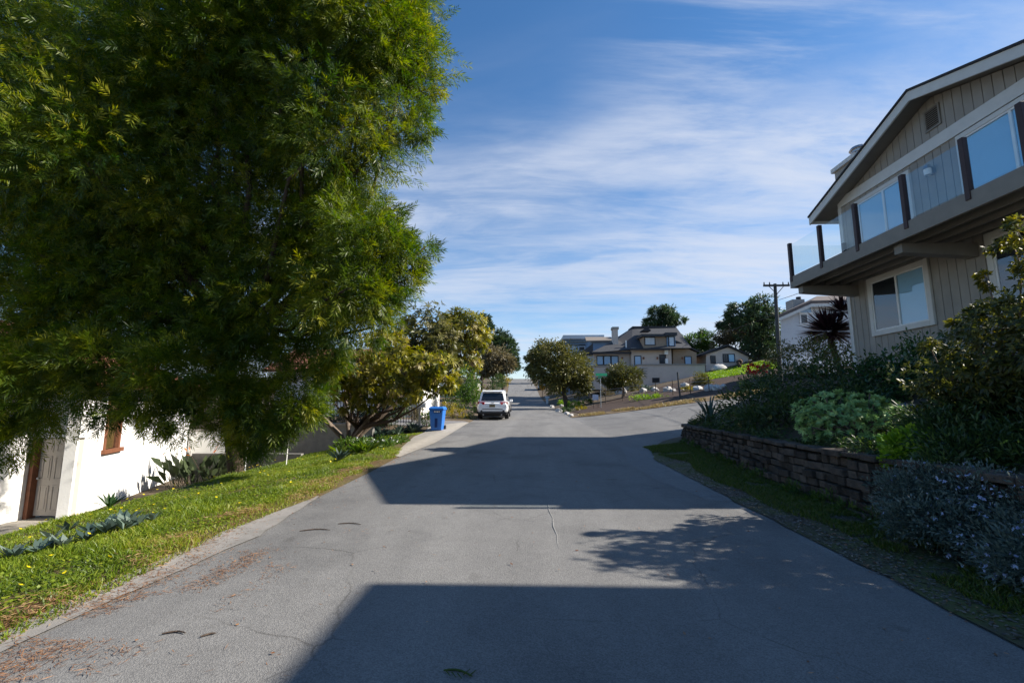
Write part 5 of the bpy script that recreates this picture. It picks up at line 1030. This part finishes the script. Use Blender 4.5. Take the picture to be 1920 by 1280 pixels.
# clover leaves (low round leaves in the lawn)
x, y = scatter(60000, -7.6, -3.4, 1.2, 14, True); k = (vnoise(x, y, 1.7, 12) > .45) & (x < lawn_left(y)-.15); x = x[k]; y = y[k]; n = len(x)
Pp = np.stack([x, y, G(x, y)+.02+.035*RNG.random(n)], 1); D = unit(np.stack([RNG.normal(0, 1, n), RNG.normal(0, 1, n), RNG.normal(.1, .25, n)], 1)); S_ = unit(np.cross(D, np.array([0, 0, 1.])+rdir(n)*.3))
tag(npmesh('clover', leafquads(Pp, D, S_, .03, .026), 4, lm_grass, None, np.clip(RNG.normal(.45, .15, n), 0, 1)), kind='stuff')
x, y = scatter(150, -7, -3.5, 2.2, 13, True); k = (vnoise(x, y, .8, 21) > .4) & (x < lawn_left(y)-.2); x = x[k]; y = y[k]; n = len(x)
P_ = np.stack([x, y, G(x, y)+.12], 1); oo = np.tile([[0, 0, 1.]], (n, 1))+RNG.normal(0, .3, (n, 3)); nl = 5; A = unit(oo); a = sides(A); b = np.cross(A, a); ph = (np.arange(nl)/nl*6.283)[None]+RNG.uniform(0, 6, (n, 1))
D = unit(a[:, None]*np.cos(ph)[..., None]+b[:, None]*np.sin(ph)[..., None]+A[:, None]*.4); S_ = unit(np.cross(D, A[:, None])); 
tag(npmesh('yellow_blossoms', leafquads(np.repeat(P_[:, None], nl, 1).reshape(-1, 3), D.reshape(-1, 3), S_.reshape(-1, 3), .022, .02), 4, lm_yflow), kind='stuff')
# right verge grass
x, y = scatter(110000, 3.1, 4.5, 1.2, 13.2, True); n1 = vnoise(x, y, 1.6, 31)*.6+vnoise(x, y, 5, 32)*.4; k = (n1 > .42-.1*(y > 5)) & (x < xwall(y)-.12) & (x > 3.12+.35*vnoise(x, y, 1.1, 33)); x = x[k]; y = y[k]
grass('verge_grass', np.stack([x, y, G(x, y)+.015], 1), .05, .008, lm_dkgrass, .6)
x, y = scatter(26000, 3.6, 22, 29.7, 34, False); yf_ = np.interp(x, [3.6, 4.4, 5.8, 12, 16, 24], [30.3, 29.85, 29.7, 29.7, 30.1, 31.5]); k = (y > yf_) & (y < yf_+2.2) & (vnoise(x, y, .9, 41) > .3); x = x[k]; y = y[k]
grass('dry_grass', np.stack([x, y, G(x, y)+.02], 1), .13, .025, lm_drygrass, .6)
x, y = scatter(26000, 17, 28, 45, 55); k = (y > np.interp(x, [18.5, 22, 27], [47.5, 46.5, 46])) & (x > 18.5+(y-47.5)*.28); x = x[k]; y = y[k]; grass('lawn_grass', np.stack([x, y, G(x, y)+.02], 1), .12, .04, lm_lime, .5)
# needle litter on the asphalt and the lawn edge
def litter(name, x, y, L, W, mat, up=.006):
    n = len(x); P_ = np.stack([x, y, G(x, y)+.014+up*RNG.random(n)], 1); a = RNG.uniform(0, 6.283, n); D = np.stack([np.cos(a), np.sin(a), RNG.normal(0, .1, n)], 1); S_ = np.stack([-np.sin(a), np.cos(a), RNG.normal(0, .3, n)], 1)
    return tag(npmesh(name, leafquads(P_, unit(D), unit(S_), L*RNG.uniform(.5, 1.3, n), W), 4, mat), kind='stuff')
xs, ys_ = [], []
for (c, sgm, y0, y1, n) in ((-3.32, .12, 1.5, 12, 5200), (-2.66, .09, 2.2, 4.6, 1500), (-2.3, .09, 2.6, 4.2, 450), (-2.9, .14, 1.8, 3.6, 1700), (-3.45, .2, 4.2, 6.2, 3600), (-3.3, .14, 1.2, 4.0, 3000), (-3.5, .2, 6.2, 11, 2600), (-3.15, .08, 1.2, 4.4, 1800), (-4.6, .9, 2, 12, 3500), (-2.2, .9, 2.0, 12, 500)):
    yy = y0+(y1-y0)*RNG.random(n); xx = c+RNG.normal(0, sgm, n)+.1*np.sin(yy*1.9); k = vnoise(xx, yy, 2.6, 51) > .3; xs.append(xx[k]); ys_.append(yy[k])
litter('needle_litter', np.concatenate(xs), np.concatenate(ys_), .055, .0045, lm_litter, .012)
x = np.concatenate([RNG.uniform(-3.0, 3.2, 160), RNG.normal(3.2, .15, 900), RNG.normal(-3.2, .3, 500)]); y = np.concatenate([RNG.uniform(1.8, 12, 160), RNG.uniform(2, 9.5, 900), RNG.uniform(8, 13, 500)])
yy = RNG.uniform(3.0, 9.5, 5200); xx = lawn_left(yy)-.16+RNG.normal(0, .13, 5200)+.12*np.sin(yy*2.1); k = vnoise(xx, yy, 1.9, 61) > .38
o_ = litter('straw_litter', xx[k], yy[k], .07, .006, LEAF('straw', [(.3, .16, .07), (.42, .26, .12), (.5, .34, .18), (.24, .11, .05)], .2), .05)
litter('leaf_litter', x, y, .035, .018, lm_litter, .02)
x, y = scatter(22000, 2.95, 4.4, 1.5, 11, True); litter('verge_litter', x, y, .04, .02, LEAF('grey_litter', [(.05, .045, .04), (.1, .09, .08), (.16, .14, .11)], .05), .02)
# twigs on the road
for i, (px, py, L, a, lb) in enumerate(((590, 997, .32, .15, 'curved dark twig lying on the road in the sun'), (655, 985, .28, -.1, 'thin straight twig on the asphalt right of the curved twig'), (325, 1192, .14, .1, 'short brown stick nearest the lower left of the road'), (390, 1195, .08, .6, 'tiny stick beside the short brown stick'), (858, 1268, .17, -.3, 'small green sprig lying in the near shadow on the road'))):
    q = gp(px, py); m = MB(); c, s = math.cos(a), math.sin(a)
    m.tube([q+Vector((c*t*L, s*t*L+.18*L*math.sin((t+.5)*3.1), .018)) for t in np.linspace(-.5, .5, 6)], [.004, .006, .006, .006, .005, .003], 5)
    if i == 4:
        for t in (-.4, -.2, 0, .2, .4): m.tube([q+Vector((c*t*L, s*t*L, .018)), q+Vector((c*t*L+.03, s*t*L+.05*(1 if t > 0 else -1), .02))], [.004, .002], 4)
    tag(m.build('twig', m_bark if i < 4 else M('sprig_green', (.05, .08, .01), .7), None, org=q), lb, 'twig')
# raised asphalt seam
pts = [gp(px, py) for px, py in ((1019, 930), (1027, 944), (1029, 958), (1036, 972), (1037, 988), (1044, 1004), (1045, 1020), (1051, 1042))]
tag(MB().tube([p+Vector((0, 0, .002)) for p in pts], [.004, .011, .013, .01, .014, .01, .009, .004], 6).build('asphalt_seam', M('seam', (.2, .197, .19), .9, (.13, .13, .128), 30), None, smooth=True), kind='structure')

# ================================================================== LIGHT, SKY, CAMERA
SUN = Vector((1, .024, .70)).normalized()
el_ = math.asin(SUN.z); az = math.atan2(SUN.x, SUN.y)
sd = bpy.data.lights.new('sun', 'SUN'); sd.energy = 4.2; sd.angle = R(.53); sd.color = (1, .93, .82)
so = bpy.data.objects.new('sun', sd); COL.objects.link(so); so.rotation_euler = (-SUN).to_track_quat('-Z', 'Y').to_euler(); so.location = (40, 0, 40)
wd = bpy.data.worlds.new('World'); scn.world = wd; wd.use_nodes = True; nt = wd.node_tree; N, L = nt.nodes, nt.links
bg = N['Background']; bg.inputs['Strength'].default_value = .088
sk = N.new('ShaderNodeTexSky'); sk.sky_type = 'NISHITA'; sk.sun_disc = False; sk.sun_elevation = el_; sk.sun_rotation = az; sk.air_density = 1.0; sk.dust_density = .1; sk.ozone_density = 3.2
tc = N.new('ShaderNodeTexCoord'); sx = N.new('ShaderNodeSeparateXYZ'); L.new(tc.outputs['Generated'], sx.inputs[0])
def mth(op, a, b=None, c=None):
    m = N.new('ShaderNodeMath'); m.operation = op
    for i, v in enumerate((a, b, c)):
        if v is None: continue
        if isinstance(v, (int, float)): m.inputs[i].default_value = v
        else: L.new(v, m.inputs[i])
    return m.outputs[0]
zc = mth('MAXIMUM', sx.outputs['Z'], 0.0); den = mth('ADD', zc, .13)
u = mth('DIVIDE', sx.outputs['X'], den); v = mth('DIVIDE', sx.outputs['Y'], den)
cb = N.new('ShaderNodeCombineXYZ'); L.new(u, cb.inputs[0]); L.new(v, cb.inputs[1])
def cn(scale, loc, rot, st, det=8, dist=.4, rg=.6):
    mp = N.new('ShaderNodeMapping'); mp.inputs['Location'].default_value = loc; mp.inputs['Rotation'].default_value = (0, 0, R(rot)); mp.inputs['Scale'].default_value = st
    L.new(cb.outputs[0], mp.inputs['Vector']); n = N.new('ShaderNodeTexNoise'); n.inputs['Scale'].default_value = scale; n.inputs['Detail'].default_value = det; n.inputs['Distortion'].default_value = dist; n.inputs['Roughness'].default_value = rg
    L.new(mp.outputs[0], n.inputs['Vector']); return n.outputs['Fac']
def mr(v, a, b, c=0, d=1):
    m = N.new('ShaderNodeMapRange'); m.interpolation_type = 'SMOOTHSTEP'; m.inputs['From Min'].default_value = a; m.inputs['From Max'].default_value = b; m.inputs['To Min'].default_value = c; m.inputs['To Max'].default_value = d; L.new(v, m.inputs['Value']); return m.outputs[0]
nb1 = cn(.9, (4.2, 1.3, 0), 10, (.7, 1.6, 1), 5, .5); nb2 = cn(2.0, (1.7, 3.1, 0), -14, (.6, 1.7, 1), 10, .45, .62); fin = mr(cn(7, (0, 0, 0), -24, (.5, 1.9, 1), 10, .5, .66), .28, .75)
vv = mth('ADD', mth('ADD', v, mth('MULTIPLY', mth('SUBTRACT', nb1, .5), .85)), mth('MULTIPLY', u, .22))
def bump_(c, w, h):
    d = mth('DIVIDE', mth('SUBTRACT', vv, c), w); return mth('MULTIPLY', mth('POWER', 2.718, mth('MULTIPLY', mth('MULTIPLY', d, d), -1)), h)
band = mth('ADD', mth('ADD', bump_(1.52, .26, 1.05), bump_(2.4, .45, 1.0)), mth('ADD', bump_(3.9, .7, .9), mr(u, .35, 1.4, 0, .45)))
wis = mr(nb2, .33, .62)
m1 = mth('MULTIPLY', mth('MULTIPLY', band, mth('ADD', mth('MULTIPLY', wis, .8), .25)), mth('ADD', mth('MULTIPLY', fin, .4), .6))
nb3 = cn(1.6, (3.3, .4, 0), 58, (.5, 2.4, 1), 10, .5, .62); thin = mth('MULTIPLY', mth('MULTIPLY', mr(nb3, .45, .75), mr(u, .05, .5)), .8)
low = mr(sx.outputs['Z'], .0, .22, .5, 0)
mask = mth('SUBTRACT', 1.0, mth('POWER', 2.718, mth('MULTIPLY', mth('ADD', mth('ADD', mth('MULTIPLY', m1, 1.05), thin), low), -1.25)))
mix = N.new('ShaderNodeMix'); mix.data_type = 'RGBA'; L.new(mask, mix.inputs[0]); 
hs = N.new('ShaderNodeHueSaturation'); hs.inputs['Saturation'].default_value = 1.2; hs.inputs['Value'].default_value = .86; L.new(sk.outputs['Color'], hs.inputs['Color'])
L.new(hs.outputs['Color'], mix.inputs[6]); mix.inputs[7].default_value = (3.5, 3.8, 4.45, 1)
L.new(mix.outputs[2], bg.inputs['Color'])

cam = bpy.data.cameras.new('camera'); co = bpy.data.objects.new('camera', cam); COL.objects.link(co)
co.location = CAM; co.rotation_euler = (math.pi/2+PIT, 0, YAW); cam.sensor_width = 36; cam.lens = FPX/1920*36; cam.clip_end = 3000; cam.clip_start = .05
scn.camera = co
scn.view_settings.view_transform = 'Standard'; scn.view_settings.look = 'None'; scn.view_settings.exposure = 1.22; scn.view_settings.gamma = 1
scn.render.engine = 'CYCLES'
scn.cycles.max_bounces = 6; scn.cycles.transparent_max_bounces = 12; scn.cycles.use_denoising = True
